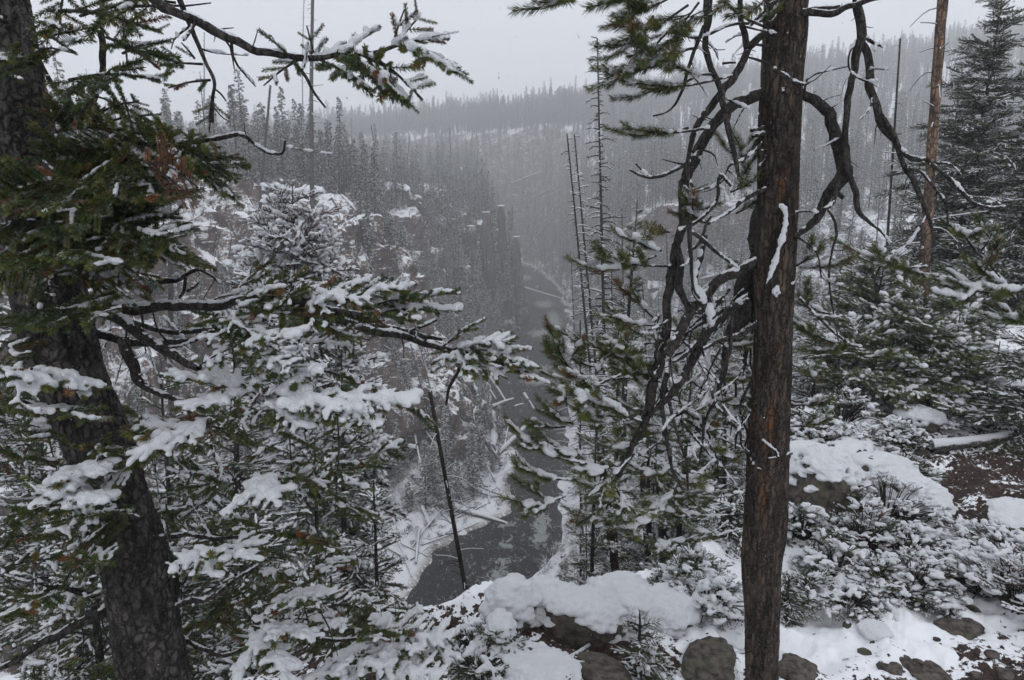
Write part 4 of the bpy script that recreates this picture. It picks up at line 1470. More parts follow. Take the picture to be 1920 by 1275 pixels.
        (500, 1135, 625, 1115, 2.3, 2.2, .9, .4), (560, 1160, 650, 1180, 2.4, 2.3, .8, .4), (660, 1215, 850, 1195, 2.5, 2.4, 1.4, .36), (700, 1210, 790, 1140, 2.55, 2.6, 1.4, .34), (740, 1200, 860, 1235, 2.5, 2.4, 1.3, .36),
        (620, 1230, 740, 1260, 2.4, 2.3, 1.4, .4), (600, 1260, 690, 1210, 2.4, 2.4, 1.4, .4), (700, 1270, 840, 1265, 2.35, 2.3, 1.3, .4), (560, 1290, 650, 1250, 2.3, 2.3, 1.2, .4), (760, 1190, 700, 1160, 2.5, 2.6, 1.3, .4),
        (700, 850, 780, 838, 2.9, 2.9, .7, .4),
    ]
    for (bx, by, tx, ty, yb, yt, s_, w) in H:
        spray(P3(bx, by, yb), P3(tx, ty, yt), pt, st, sn, s_, rg, width=w, roll=rg.uniform(-1, 1) if by < 500 and s_ < .8 else None, skip=.55 if (by < 250 and bx < 420) else .12)
    # the scorched spray
    dp = Points(); dst = []
    for q in ((290, 300, 372, 352), (285, 315, 345, 358), (300, 300, 335, 284), (270, 305, 330, 318), (320, 325, 362, 335)):
        spray(P3(q[0], q[1], 1.78), P3(q[2], q[3], 1.7), dp, st, sn, 0.1, rg, 'dead', .4, roll=1.1)
    dp.build('dead_needles', NG_SP, r, label='rust brown dead needles on one low twig')
    # filling boughs deeper in the crown: (region, count, depth)
    def fill(n, xr, yr, Yr, dirx, s_, ln=(90, 190)):
        for i in range(n):
            x = rg.uniform(*xr); y = rg.uniform(*yr); Y = rg.uniform(*Yr)
            l = rg.uniform(*ln) * 2.2 / Y
            dx = rg.uniform(*dirx)
            spray(P3(x, y, Y), P3(x + dx * l, y + rg.uniform(-0.12, 0.4) * l, Y - rg.uniform(-0.1, 0.25)), pt, st, sn, s_ * rg.uniform(0.3, 1.3), rg, width=.42, roll=rg.uniform(-.8, .8))
    fill(9, (40, 300), (300, 520), (2.2, 2.6), (-.3, 1), 0.35)
    fill(56, (-20, 420), (760, 1275), (2.5, 3.2), (-1, 1), 0.4)
    fill(12, (90, 280), (760, 960), (2.05, 2.2), (-1, .6), 0.6)
    fill(16, (-20, 160), (760, 1275), (2.0, 2.4), (-1, 1), 0.5)
    fill(12, (-20, 120), (560, 800), (2.0, 2.4), (-1, 1), 0.4)
    fill(60, (380, 740), (700, 1200), (2.4, 3.6), (-1, 1), 0.55)
    fill(16, (420, 640), (560, 700), (2.3, 3.0), (-1, 1), 0.7)
    fill(12, (200, 640), (980, 1275), (2.5, 3.2), (-1, 1), 0.6)
    fill(8, (560, 760), (1150, 1275), (2.5, 3.0), (-1, 1), 0.9)
    print('spruce shoots', len(pt.p), 'blobs', len(sn.c))
    finish(r, pt, NG_SP, st, sn, 0.0058)


left_spruce()


# ------------------------------------------------------------------ the lodgepole pine right of the middle
def right_pine():
    rg = np.random.default_rng(42)
    Y = 3.0
    b = at(1426, 1400, Y)
    gz = ground_z(b.x, Y)
    r = root('pine_tree', (b.x, Y, gz), 'upright pine with orange flaked bark and curling dead branches on the snowy ledge', 'tree')
    big_trunk(r, [(1482, -200, 32.9), (1474, 0, 34.8), (1472, 60, 35.7), (1466, 150, 34.8), (1461, 260, 35.7), (1458, 400, 34.8), (1452, 500, 36.7), (1450, 600, 33.8), (1447, 700, 34.8), (1441, 800, 37.6), (1438, 900, 39.5), (1434, 990, 41.4), (1427, 1060, 38.5), (1429, 1150, 34.8), (1428, 1275, 32.9), (1428, 1420, 35.7), (1428, 1500, 43.2)],
              Y, Y, 'bark_pine', plate=0.022, vert=0.15, amp=0.0055, seed=8, sides=130, n=620)
    sn = Snow(); pt = Points(); st = []
    L = lambda tr, a=3.0, c=3.0, **k: limb(r, sn, tr, a, c, rg, **k)
    # great arc to the left and its stem down through the tangle
    L([(1440, 178, 13), (1400, 186, 13), (1362, 205, 12), (1335, 235, 12), (1310, 275, 13), (1290, 325, 13), (1280, 380, 13), (1276, 430, 12), (1264, 480, 11), (1253, 530, 11), (1249, 600, 11), (1243, 655, 15), (1228, 715, 13), (1212, 780, 12), (1192, 828, 10), (1170, 868, 8), (1150, 905, 6), (1120, 945, 4)], 3.0, 2.85, lumpy=.2)
    # great arc to the right
    L([(1500, 176, 11), (1530, 188, 12), (1550, 215, 13), (1566, 255, 14), (1577, 295, 16), (1573, 330, 18), (1556, 368, 13), (1537, 400, 10), (1515, 425, 8), (1492, 446, 6)], 3.0, 2.9, lumpy=.2)
    L([(1565, 350, 6), (1572, 362, 6), (1584, 372, 5)], 2.9, 2.9)
    L([(1570, 350, 5), (1565, 375, 5), (1553, 388, 4), (1545, 392, 3)], 2.9, 2.85)
    L([(1551, 392, 3), (1562, 410, 3), (1567, 440, 3), (1560, 470, 2.5), (1555, 520, 2.5), (1562, 580, 2), (1572, 640, 1.5)], 2.9, 2.9)
    # forked stem hanging from the top right
    L([(1604, -60, 10), (1608, 0, 10), (1614, 50, 10), (1611, 92, 10), (1598, 140, 8), (1588, 190, 8), (1584, 240, 7), (1587, 285, 8), (1592, 320, 7), (1604, 365, 7), (1612, 395, 6), (1630, 415, 4), (1648, 430, 3), (1670, 455, 2)], 2.9, 2.9, lumpy=.2)
    L([(1614, 80, 9), (1628, 98, 9), (1634, 130, 9), (1635, 170, 9), (1641, 205, 9), (1656, 238, 8), (1674, 265, 7), (1692, 300, 6), (1710, 335, 6), (1724, 365, 6), (1735, 390, 5), (1745, 425, 4), (1752, 455, 3)], 2.9, 2.75, lumpy=.2)
    L([(1645, 205, 5), (1668, 240, 5), (1690, 282, 5), (1710, 297, 5), (1740, 300, 4), (1770, 325, 4), (1800, 355, 4), (1825, 378, 4), (1850, 389, 3), (1885, 388, 2)], 2.85, 2.6)
    L([(1618, 66, 4), (1635, 78, 4), (1655, 88, 2)], 2.9, 2.85)
    L([(1604, 75, 2), (1592, 105, 2), (1595, 135, 2), (1620, 152, 2), (1645, 153, 1.5)], 2.9, 2.8)
    L([(1700, 318, 4), (1730, 325, 3), (1760, 360, 3), (1775, 385, 3), (1778, 420, 2)], 2.8, 2.7)
    L([(1480, 24, 7), (1520, 20, 8), (1560, 24, 7), (1590, 14, 6), (1625, 3, 5), (1665, -6, 3)], 2.95, 2.8)
    L([(1515, 18, 5), (1540, 14, 5), (1575, 12, 4)], 2.95, 2.9)
    # curling grey stems at the top left of the trunk
    L([(1480, 5, 9), (1450, 12, 8), (1432, 25, 5), (1415, 40, 4), (1407, 48, 3)], 2.95, 2.9, snowk=1)
    L([(1320, -40, 9), (1326, 20, 10), (1322, 60, 7), (1322, 90, 7), (1332, 130, 7), (1348, 165, 7), (1355, 200, 7), (1368, 245, 7), (1380, 290, 6), (1386, 330, 4)], 2.8, 2.8)
    L([(1388, -30, 6), (1390, 30, 6), (1396, 60, 7), (1404, 90, 8)], 2.85, 2.85, snowk=0)
    L([(1438, 60, 8), (1420, 75, 8), (1404, 92, 8), (1388, 125, 9), (1365, 155, 9), (1345, 190, 9), (1320, 220, 8), (1300, 250, 7), (1293, 290, 5), (1290, 330, 4), (1300, 352, 3)], 2.9, 2.8)
    L([(1265, 48, 3), (1285, 66, 3), (1310, 70, 3), (1335, 63, 3), (1360, 50, 3), (1385, 44, 3), (1405, 45, 3)], 2.75, 2.75, snowk=.3)
    L([(1362, 5, 3), (1385, 25, 3), (1410, 40, 3), (1440, 54, 3)], 2.8, 2.85, snowk=.3)
    L([(1320, 50, 4), (1310, 80, 4), (1300, 105, 4), (1285, 150, 4), (1268, 190, 3), (1250, 210, 2), (1225, 218, 2)], 2.75, 2.7, snowk=0)
    L([(1306, 90, 3), (1290, 92, 3), (1270, 100, 3), (1252, 105, 2)], 2.75, 2.7, snowk=.5)
    L([(1440, 87, 4), (1420, 84, 3), (1408, 82, 2)], 2.95, 2.9, snowk=0)
    L([(1440, 118, 3), (1420, 112, 3), (1405, 108, 2)], 2.95, 2.9, snowk=0)
    L([(1355, 118, 3), (1380, 117, 2)], 2.9, 2.9, snowk=0)
    L([(1180, 318, 2), (1205, 330, 3), (1235, 332, 4), (1262, 322, 4), (1290, 305, 5), (1310, 285, 5)], 2.7, 2.9)
    L([(1192, 306, 2), (1205, 320, 2), (1215, 328, 2)], 2.7, 2.7)
    L([(1440, 236, 4), (1410, 245, 4)], 3.0, 2.85, snowk=.5)
    L([(1435, 250, 5), (1412, 256, 4)], 3.0, 2.85, snowk=.5)
    L([(1428, 270, 3), (1415, 285, 3), (1395, 300, 3), (1370, 310, 3), (1360, 325, 2), (1340, 345, 2), (1300, 360, 2), (1282, 350, 2)], 2.9, 2.85)
    L([(1435, 357, 5), (1400, 372, 5), (1375, 390, 4), (1345, 410, 3), (1320, 425, 2)], 2.95, 2.75, snowk=.6)
    L([(1370, 350, 3), (1350, 330, 4), (1345, 370, 4), (1325, 400, 4), (1300, 420, 4), (1270, 432, 3)], 2.85, 2.8, snowk=.9)
    # stub and twig across the trunk
    L([(1452, 128, 5), (1472, 140, 5), (1490, 152, 4), (1508, 158, 3), (1517, 155, 2)], 2.86, 2.8)
    L([(1466, 168, 5), (1468, 173, 4)], 2.88, 2.8)
    # bark torn off limb lying against the trunk, under thick snow
    L([(1470, 385, 8), (1474, 410, 8), (1466, 450, 8), (1455, 490, 8), (1440, 535, 7)], 2.90, 2.86, snowk=0)
    for (x, y, rr) in ((1462, 384, 5), (1467, 387, 7), (1472, 395, 8), (1474, 405, 9), (1474, 418, 9), (1471, 431, 9), (1468, 444, 9), (1464, 456, 9), (1460, 468, 9), (1456, 480, 9), (1453, 492, 9), (1449, 504, 9), (1444, 516, 8), (1438, 528, 7), (1457, 541, 6), (1451, 546, 5), (1461, 549, 4), (1455, 555, 3)):
        sn.blob(P3(x, y, 2.855), np.array([rr * 1.2, rr * rg.uniform(.45, .85), rr * .6]) * 2.9 / FP, (0.1, 0.0, 1.0))
    # second dark stem behind, feeding the tangle
    L([(1432, 330, 6), (1428, 390, 18), (1420, 440, 22), (1412, 490, 24), (1402, 540, 28), (1392, 580, 24), (1378, 625, 14), (1360, 680, 9), (1345, 740, 6)], 3.15, 3.05, lumpy=.25, sides=14)
    L([(1425, 487, 10), (1398, 500, 11), (1360, 525, 12), (1325, 555, 12), (1295, 590, 12), (1270, 625, 12), (1248, 665, 12)], 3.0, 2.85, snowk=1.3)
    L([(1400, 590, 10), (1425, 610, 9), (1440, 640, 7)], 3.05, 3.1)
    L([(1393, 560, 13), (1360, 590, 9), (1335, 615, 8), (1310, 650, 12), (1290, 690, 11), (1270, 720, 10), (1245, 750, 9), (1215, 775, 7)], 3.0, 2.9, snowk=.8)
    L([(1425, 600, 7), (1395, 620, 7), (1350, 640, 5), (1320, 655, 4)], 3.0, 2.9)
    L([(1290, 405, 8), (1296, 440, 6), (1295, 470, 5), (1298, 510, 4), (1303, 545, 3), (1312, 560, 3)], 2.8, 2.8, snowk=0)
    L([(1290, 432, 5), (1320, 450, 5), (1345, 475, 4), (1365, 490, 3), (1382, 502, 2)], 2.8, 2.85, snowk=.3)
    L([(1272, 470, 9), (1276, 500, 9), (1267, 530, 11), (1278, 555, 9), (1292, 575, 8), (1297, 590, 6)], 2.9, 2.9)
    L([(1290, 470, 3), (1310, 458, 4), (1325, 420, 3), (1335, 405, 3)], 2.85, 2.85, snowk=1)
    # thick snow filled fork
    L([(1322, 440, 5), (1312, 480, 7), (1303, 515, 8), (1305, 545, 9), (1322, 570, 9), (1340, 600, 8)], 2.95, 2.9, snowk=0)
    for (x, y, rr) in ((1318, 455, 5), (1312, 475, 6), (1306, 495, 7), (1302, 512, 7), (1302, 530, 7), (1306, 545, 9), (1314, 553, 9), (1320, 562, 8), (1330, 580, 9), (1333, 592, 9), (1334, 602, 7)):
        sn.blob(P3(x, y, 2.9), np.array([rr * 1.4, rr, rr * 0.9]) * 2.9 / FP, (0.2, 0, 1))
    for i in range(46):     # the tangle of fine dead limbs left of the trunk
        x = rg.uniform(1215, 1420); y = rg.uniform(540, 800); an = rg.uniform(0.9, 2.6); l = rg.uniform(60, 170)
        dx, dy = math.cos(an) * l, math.sin(an) * l * 0.9
        w = rg.uniform(2, 5)
        L([(x, y, w), (x + dx * .35 + rg.uniform(-16, 16), y + dy * .3, w * .8), (x + dx * .7 + rg.uniform(-16, 16), y + dy * .7, w * .6), (x + dx + rg.uniform(-10, 10), y + dy, w * .35)], rg.uniform(2.8, 3.3), rg.uniform(2.8, 3.4), sides=6, snowk=0.9, keepsnow=.6)
    for tr in ([(1330, 560, 4), (1318, 620, 4), (1290, 660, 5), (1262, 680, 4)], [(1375, 570, 4), (1370, 620, 5), (1368, 660, 4), (1350, 700, 3)], [(1500, 560, 3), (1530, 590, 3), (1560, 620, 3), (1600, 650, 2)],
               [(1485, 850, 3), (1440, 860, 2)], [(1250, 700, 7), (1240, 760, 6), (1252, 830, 5), (1262, 880, 4), (1280, 920, 3)], [(1248, 720, 5), (1265, 790, 4), (1285, 860, 4), (1290, 920, 3)],
               [(1490, 440, 3), (1530, 470, 2), (1540, 520, 2)], [(1770, 420, 3), (1800, 430, 3), (1830, 470, 3), (1860, 500, 3), (1905, 560, 2)], [(1740, 400, 3), (1700, 460, 2), (1660, 480, 2)], [(1660, 480, 2), (1640, 530, 2), (1650, 570, 1.5)]):
        L(tr, 2.95, 2.9)
    # living shoots: base, tip, depth, snow, sides
    B = [
        # high left boughs against the sky
        (1300, -30, 1160, 20, 2.6, .5, 7), (1290, 10, 1190, 60, 2.6, .3, 7), (1300, 30, 1235, 95, 2.6, .2, 6), (1250, 60, 1170, 130, 2.55, .4, 6), (1270, 70, 1215, 130, 2.6, .5, 5), (1225, 30, 1165, 90, 2.55, .3, 6),
        (1310, 5, 1260, 60, 2.65, .2, 5), (1220, -10, 1160, -5, 2.5, .3, 5), (1370, 143, 1180, 150, 2.7, .7, 1), (1340, 140, 1260, 122, 2.7, .7, 2), (1310, 142, 1215, 165, 2.7, .6, 2), (1330, 240, 1180, 236, 2.75, .5, 1),
        (1290, 240, 1215, 252, 2.75, .3, 1), (1100, -10, 1010, 2, 2.5, .2, 2), (1090, -20, 1030, 12, 2.5, .1, 2), (1375, -20, 1352, 14, 2.7, .3, 1), (1440, -10, 1410, 14, 2.8, .3, 2), (1425, 40, 1436, 30, 2.9, .4, 1),
        # left mid
        (1262, 500, 1122, 475, 2.9, 1.0, 4), (1230, 480, 1120, 505, 2.9, .9, 2), (1240, 470, 1195, 452, 2.9, 1.1, 2), (1255, 435, 1222, 428, 2.9, 1.0, 1), (1300, 400, 1310, 390, 2.9, 1.0, 2), (1330, 420, 1290, 400, 2.9, 1.1, 2),
        (1230, 600, 1190, 555, 3.0, 1.0, 2), (1240, 610, 1150, 600, 3.0, .9, 3), (1240, 640, 1130, 640, 3.0, .8, 4), (1240, 690, 1110, 650, 3.0, .8, 3), (1230, 700, 1160, 690, 3.0, .9, 3), (1250, 720, 1180, 690, 3.0, .9, 2),
        (1180, 708, 1055, 700, 2.9, 1.0, 3), (1100, 705, 1015, 655, 2.9, 1.0, 3), (1080, 700, 1040, 640, 2.9, .9, 2), (1130, 690, 1060, 670, 2.9, .9, 3), (1120, 700, 1140, 650, 2.9, .7, 2), (1160, 705, 1040, 725, 2.85, .8, 3),
        (1210, 770, 1060, 745, 2.8, 1.1, 5), (1190, 785, 1100, 790, 2.8, .7, 3), (1150, 780, 1075, 770, 2.8, 1.0, 3), (1200, 790, 1120, 745, 2.8, 1.0, 3), (1120, 800, 1000, 770, 2.8, .7, 2), (1060, 800, 1000, 790, 2.8, .7, 2),
        (1130, 850, 1010, 830, 2.8, .9, 3), (1100, 870, 965, 830, 2.75, .9, 3), (1080, 900, 960, 880, 2.75, .9, 3), (1060, 930, 965, 950, 2.7, .9, 3), (1040, 940, 985, 920, 2.7, .8, 2), (1160, 870, 1070, 880, 2.8, .9, 3),
        (1190, 850, 1090, 930, 2.8, .8, 3), (1150, 900, 1180, 960, 2.8, .7, 3), (1220, 820, 1150, 850, 2.9, .9, 3), (1290, 860, 1210, 890, 3.0, .8, 3), (1300, 800, 1380, 850, 3.1, .8, 4), (1320, 740, 1400, 760, 3.1, .8, 4),
        (1330, 690, 1400, 700, 3.1, .8, 4), (1270, 900, 1240, 960, 3.0, .8, 3), (1260, 880, 1330, 920, 3.0, .9, 3), (1340, 640, 1390, 650, 3.1, .9, 2), (1290, 780, 1350, 790, 3.1, .7, 4), (1230, 960, 1180, 1000, 2.9, .9, 3),
        (1340, 470, 1380, 500, 3.1, .8, 2), (1395, 300, 1408, 265, 3.1, .9, 2), (1400, 350, 1390, 290, 3.1, .9, 3), (1380, 400, 1420, 380, 3.1, .8, 2), (1370, 360, 1410, 330, 3.1, .9, 3),
        # right of the trunk
        (1490, 500, 1530, 470, 3.1, 1.1, 2), (1500, 500, 1540, 500, 3.1, .8, 2), (1560, 590, 1500, 560, 3.2, .9, 2), (1610, 650, 1510, 610, 3.2, 1.0, 4), (1600, 660, 1560, 650, 3.2, 1.1, 2), (1600, 640, 1530, 650, 3.2, .6, 3),
        (1480, 680, 1530, 700, 3.3, .9, 3), (1480, 760, 1550, 750, 3.4, .9, 3), (1480, 800, 1550, 790, 3.4, .9, 4), (1620, 670, 1680, 660, 3.3, 1.0, 1),
        (1770, 520, 1640, 470, 2.9, 1.0, 3), (1740, 500, 1660, 490, 2.9, .7, 3), (1900, 550, 1780, 520, 2.9, .9, 3), (1830, 440, 1790, 430, 2.9, 1.0, 2), (1840, 470, 1860, 440, 2.9, .9, 2), (1900, 540, 1830, 490, 2.9, 1.1, 3),
        (1850, 520, 1800, 560, 2.9, 1.0, 2), (1940, 530, 1890, 540, 2.9, 1.0, 3), (1960, 600, 1890, 600, 2.9, .9, 3),
    ]
    for (bx, by, tx, ty, y, s_, ns) in B:
        yy = y + rg.uniform(-.05, .05)
        if tx < 1130 and ty > 600:
            tx += (bx - tx) * .08 + 6
        pine_bough(P3(bx, by, yy + .05), P3(tx, ty + rg.uniform(-8, 8), yy - 0.05), pt, st, sn, s_, rg, ns, 0.06, 0.005)
    for i in range(46):
        x = rg.uniform(1130, 1400); y = rg.uniform(620, 1010); yy = rg.uniform(3.1, 4.0); a = rg.uniform(2.2, 4.4)
        l = rg.uniform(50, 120)
        pine_bough(P3(x, y, yy), P3(x + math.cos(a) * l, y - math.sin(a) * l * .5 - 10, yy), pt, st, sn, rg.uniform(.4, 1.0), rg, 3, 0.08, 0.004)
    print('pine shoots', len(pt.p), 'blobs', len(sn.c))
    finish(r, pt, NG_PN, st, sn, 0.0068)


right_pine()

# ------------------------------------------------------------------ conifers some metres off, built of fronds
def conifer(top, H, R, kind, label, group=None, seed=0, z0=0.1, whorl=0.26, nper=5, bare=0.0, name=None, droop=0.12, fs=1.0, base=None, pointed=0.8, mat='branch', clump=0.0, cw=0.03, wild=0.15):
    rg = np.random.default_rng(seed)
    top = np.asarray(top, float)
    gz = ground_z(top[0], top[1])
    if H is None:
        H = top[2] - gz
    bz = top[2] - H
    if bz < gz - 0.1:
        bz = gz - 0.05; H = top[2] - bz
    r = root(name or {'spruce': 'spruce_tree', 'pine': 'pine_tree', 'russet': 'fir_tree'}[kind], (top[0], top[1], bz), label, 'tree', group)
    b = np.array([top[0] + rg.normal(0, .02 * H), top[1], bz])
    mid = (b + top) / 2 + np.array([rg.normal(0, .02 * H), 0, 0])
    axis = spline([b, mid, top], 30)
    tr = Acc()
    rr = np.linspace(0.012 * H + 0.012, 0.006, 30)
    v, f = tube(axis, rr, 9, 0.12, seed)
    link('trunk', to_mesh('trunk', rel(v, r), f, M['bark'], None, True), r)
    idxs = {'spruce': (0, 1, 2), 'pine': (4, 5, 6), 'russet': (8, 9)}[kind]
    plain = {'spruce': 3, 'pine': 7, 'russet': 8}[kind]
    acc = Acc(); pt = Points(); sn = Snow()
    z = z0 * H
    while z < H * 0.985:
        u = (z - z0 * H) / (H * (1 - z0))
        for k in range(nper if u < .9 else 3):
            a = rg.uniform(0, 6.283)
            prof = min(1, 0.5 + u * 4) * (1 - u) ** pointed
            l = max(0.08, R * prof * rg.uniform(0.55, 1.15))
            zz = z + rg.uniform(-.5, .5) * whorl
            t = np.clip(zz / H, 0, 1)
            p = np.array([np.interp(t, np.linspace(0, 1, 30), axis[:, q]) for q in range(3)])
            el = rg.uniform(-0.25, 0.15) + (0.5 * u if kind != 'russet' else 0.6 * u) + (0.25 if kind == 'pine' else 0)
            d = np.array([math.cos(a) * math.cos(el), math.sin(a) * math.cos(el), math.sin(el)])
            e = p + d * l - UP * droop * l
            P = spline([p, p + d * l * 0.5, e], 6)
            acc.tube(P, np.linspace(0.006 + 0.008 * l, 0.003, 6), 4, 0)
            dead = rg.random() < bare
            fl = (0.34 if kind != 'spruce' else 0.42) * fs
            n = max(1, int(round(l / (fl * 0.42))))
            for j in range(n):
                s_ = (j + 0.35) / n if kind != 'pine' else 0.3 + 0.7 * (j + 0.35) / n
                q = P[0] + (P[-1] - P[0]) * max(0, s_ - 0.25)
                q = np.array([np.interp(max(0, s_ - 0.2), np.linspace(0, 1, 6), P[:, c]) for c in range(3)])
                dd = norm(P[-1] - P[0]) + rg.normal(0, 0.12, 3)
                for sd in ((-1, 1) if l > 0.5 and j < n - 1 else (0,)):
                    ang = sd * rg.uniform(0.35, 0.9)
                    d2 = np.array([dd[0] * math.cos(ang) - dd[1] * math.sin(ang), dd[0] * math.sin(ang) + dd[1] * math.cos(ang), dd[2]])
                    i_ = (10 + int(rg.integers(0, 3))) if dead else (int(rg.choice(idxs)) if rg.random() < 0.86 else plain)
                    pt.add(q, d2, fs * rg.uniform(0.65, 1.1) * (0.75 + 0.4 * (1 - u)), i_, UP + rg.normal(0, wild, 3))
                    if clump and q[2] > top[2] - 4.5 and rg.random() < clump:
                        for _ in range(2):
                            w = cw * rg.uniform(.5, 1.3)
                            sn.blob(q + norm(d2) * fs * .42 * rg.uniform(.2, .9) + np.array([rg.normal(0, cw), rg.normal(0, cw), w * .8]), (w * 1.7, w, w * .75), d2)
        z += whorl * rg.uniform(0.8, 1.2)
    link('branches', acc.mesh('branches', M['branch'], r, True), r, kind='stuff')
    pt.build('foliage', NG_FR, r)
    sn.build('snow', cw * .42, r)
    return len(pt.p)


def tp(px, py, Y):
    return P3(px, py, Y)


CF = [
    # top px, py, Y, H, R, kind, label, extra
    (548, 345, 9.5, 6.5, 1.75, 'russet', 'reddish brown fir loaded with snow clumps, rising behind the left boughs', dict(z0=.2, whorl=.15, nper=9, pointed=.5, fs=1.0, clump=.55, cw=.04, wild=.7)),
    (440, 560, 7.0, None, 1.2, 'spruce', 'snow laden spruce just left of the reddish brown fir', dict()),
    (300, 700, 5.5, None, 1.1, 'spruce', 'dark spruce seen between the leaning trunk and the snowy boughs', dict()),
    (640, 660, 8.0, None, 1.0, 'spruce', 'snowy spruce below the long left bough above the canyon slope', dict(whorl=.2, clump=.35, cw=.03, wild=.3)),
    (590, 830, 5.0, None, 0.9, 'spruce', 'shaded spruce under the snowy boughs beside the gorge', dict()),
    (700, 900, 6.5, None, 0.7, 'spruce', 'thin snow clumped spruce left of the leaning dead pole', dict(whorl=.2, clump=.35, cw=.03, wild=.3)),
    (150, 820, 4.2, None, 1.1, 'spruce', 'dark spruce thicket close behind the leaning trunk at lower left', dict()),
    (450, 980, 4.2, None, 0.8, 'spruce', 'small snow covered spruce low beside the leaning trunk', dict(whorl=.2, clump=.35, cw=.03, wild=.3)),
    (20, 560, 6.0, None, 1.3, 'spruce', 'dark spruce beyond the leaning trunk at the far left edge', dict()),
    (620, 1080, 3.9, None, 0.5, 'spruce', 'low spruce under the heaviest snowy bough at bottom left', dict(whorl=.18)),
    # centre right, rooted below the ledge
    (1118, 800, 8.5, None, 0.8, 'pine', 'snowy pine with reddish stem standing just beyond the snow capped boulders', dict(z0=.35, whorl=.3, clump=.35, cw=.03, wild=.3)),
    (1215, 700, 9.0, None, 1.0, 'pine', 'second pine behind the boulders, with a grey scaly stem', dict(z0=.35, whorl=.3, clump=.35, cw=.03, wild=.3)),
    (1300, 660, 8.5, None, 1.0, 'pine', 'snowy pine close left of the orange flaked trunk', dict(z0=.3, whorl=.3, clump=.35, cw=.035, wild=.3)),
    (1360, 560, 12, None, 1.1, 'pine', 'hazy snow laden pine behind the dead curling branches', dict(z0=.3, whorl=.3, clump=.35, cw=.035, wild=.3)),
    (1195, 375, 14, 7, 0.5, 'pine', 'narrow young pine with upright snowy tip left of the curling branches', dict(z0=.3, whorl=.3, fs=.9)),
    (1160, 620, 12, None, 0.9, 'pine', 'slim snowy pine between the tall dead spruce and the curling branches', dict(z0=.35, whorl=.3, clump=.35, cw=.03, wild=.3)),
    # right
    (1888, -60, 15, None, 2.5, 'spruce', 'tall dark spruce lightly dusted with snow at the right edge', dict(z0=.03, whorl=.27, nper=7, pointed=.8, fs=1.1, wild=.4)),
    (1985, 60, 13, None, 1.7, 'spruce', 'dark spruce cut off by the right border', dict(z0=.03, whorl=.26, nper=7, fs=1.1, wild=.4)),
    (1800, 150, 18, None, 2.0, 'spruce', 'dark spruce half hidden behind the tallest one at the right', dict(z0=.03, whorl=.28, nper=7, fs=1.1, wild=.4)),
    (1660, 480, 9.5, None, 1.05, 'pine', 'young green pine with snow on every tuft, in front of the dark spruces', dict(z0=.05, whorl=.17, nper=7, pointed=.6, clump=.55, cw=.034, wild=.3)),
    (1735, 540, 8.5, None, 1.1, 'pine', 'snowy young pine below the orange barkless snag', dict(z0=.05, whorl=.17, nper=7, pointed=.6, clump=.55, cw=.034, wild=.3)),
    (1580, 470, 12, None, 1.4, 'spruce', 'snow dusted spruce right of the flaked trunk', dict(z0=.05, whorl=.2, nper=7, clump=.3, cw=.04)),
    (1530, 600, 9, None, 0.8, 'spruce', 'small snowy spruce close to the right side of the flaked trunk', dict(z0=.05)),
    (1940, 590, 7.5, None, 1.1, 'spruce', 'green spruce with snowy bough ends low on the right border', dict(z0=.02)),
    (1790, 600, 12, None, 1.0, 'spruce', 'shaded spruce beneath the tall dark one on the right', dict(z0=.02)),
    (1490, 560, 15, None, 1.0, 'pine', 'pale snowy pine peeping out right behind the flaked trunk', dict(z0=.1)),
    (1372, 925, 5.2, None, 0.50, 'spruce', 'small fir thick with snow touching the flaked trunk on its left', dict(z0=.02, whorl=.1, fs=.55, nper=7, clump=.6, cw=.02, wild=.3)),
    (1565, 1010, 4.9, None, 0.36, 'spruce', 'knee high fir seedling with snow right of the flaked trunk', dict(z0=.02, whorl=.09, fs=.45, nper=6, clump=.6, cw=.016, wild=.3)),
    (1480, 1080, 4.2, None, 0.25, 'spruce', 'tiny fir seedling at the right foot of the flaked trunk', dict(z0=.02, whorl=.08, fs=.38, nper=6)),
    (1200, 1165, 3.4, None, 0.22, 'spruce', 'snow clumped seedling in front of the boulders at the bottom', dict(z0=.02, whorl=.08, fs=.36, nper=7, clump=.7, cw=.013, wild=.3)),
    (1800, 585, 10.5, None, 1.0, 'pine', 'full snow frosted pine in front of the tall dark spruces', dict(z0=.03, whorl=.17, nper=7, pointed=.6, clump=.55, cw=.034, wild=.3)),
    (1610, 620, 8.6, None, 1.0, 'pine', 'full snow frosted young pine left of the one with snow on every tuft', dict(z0=.03, whorl=.17, nper=7, pointed=.6, clump=.55, cw=.034, wild=.3)),
    (1875, 640, 9.2, None, 1.0, 'spruce', 'bushy snow frosted spruce between the snow mound and the right border', dict(z0=.03, whorl=.17, nper=7, clump=.55, cw=.034, wild=.3)),
    (1690, 655, 10.5, None, .9, 'spruce', 'low snow frosted spruce behind the bench boulders', dict(z0=.03, whorl=.17, nper=7, clump=.55, cw=.034, wild=.3)),
    (1500, 760, 8, None, .7, 'spruce', 'snow bent bushy spruce behind the flaked trunk', dict(z0=.02)),
]
_nf = 0
for i, (x, y, Y, H, R, k, lab, kw) in enumerate(CF):
    _nf += conifer(tp(x, y, Y), H, R, k, lab, None, 300 + i, **kw)
print('fronds', _nf)


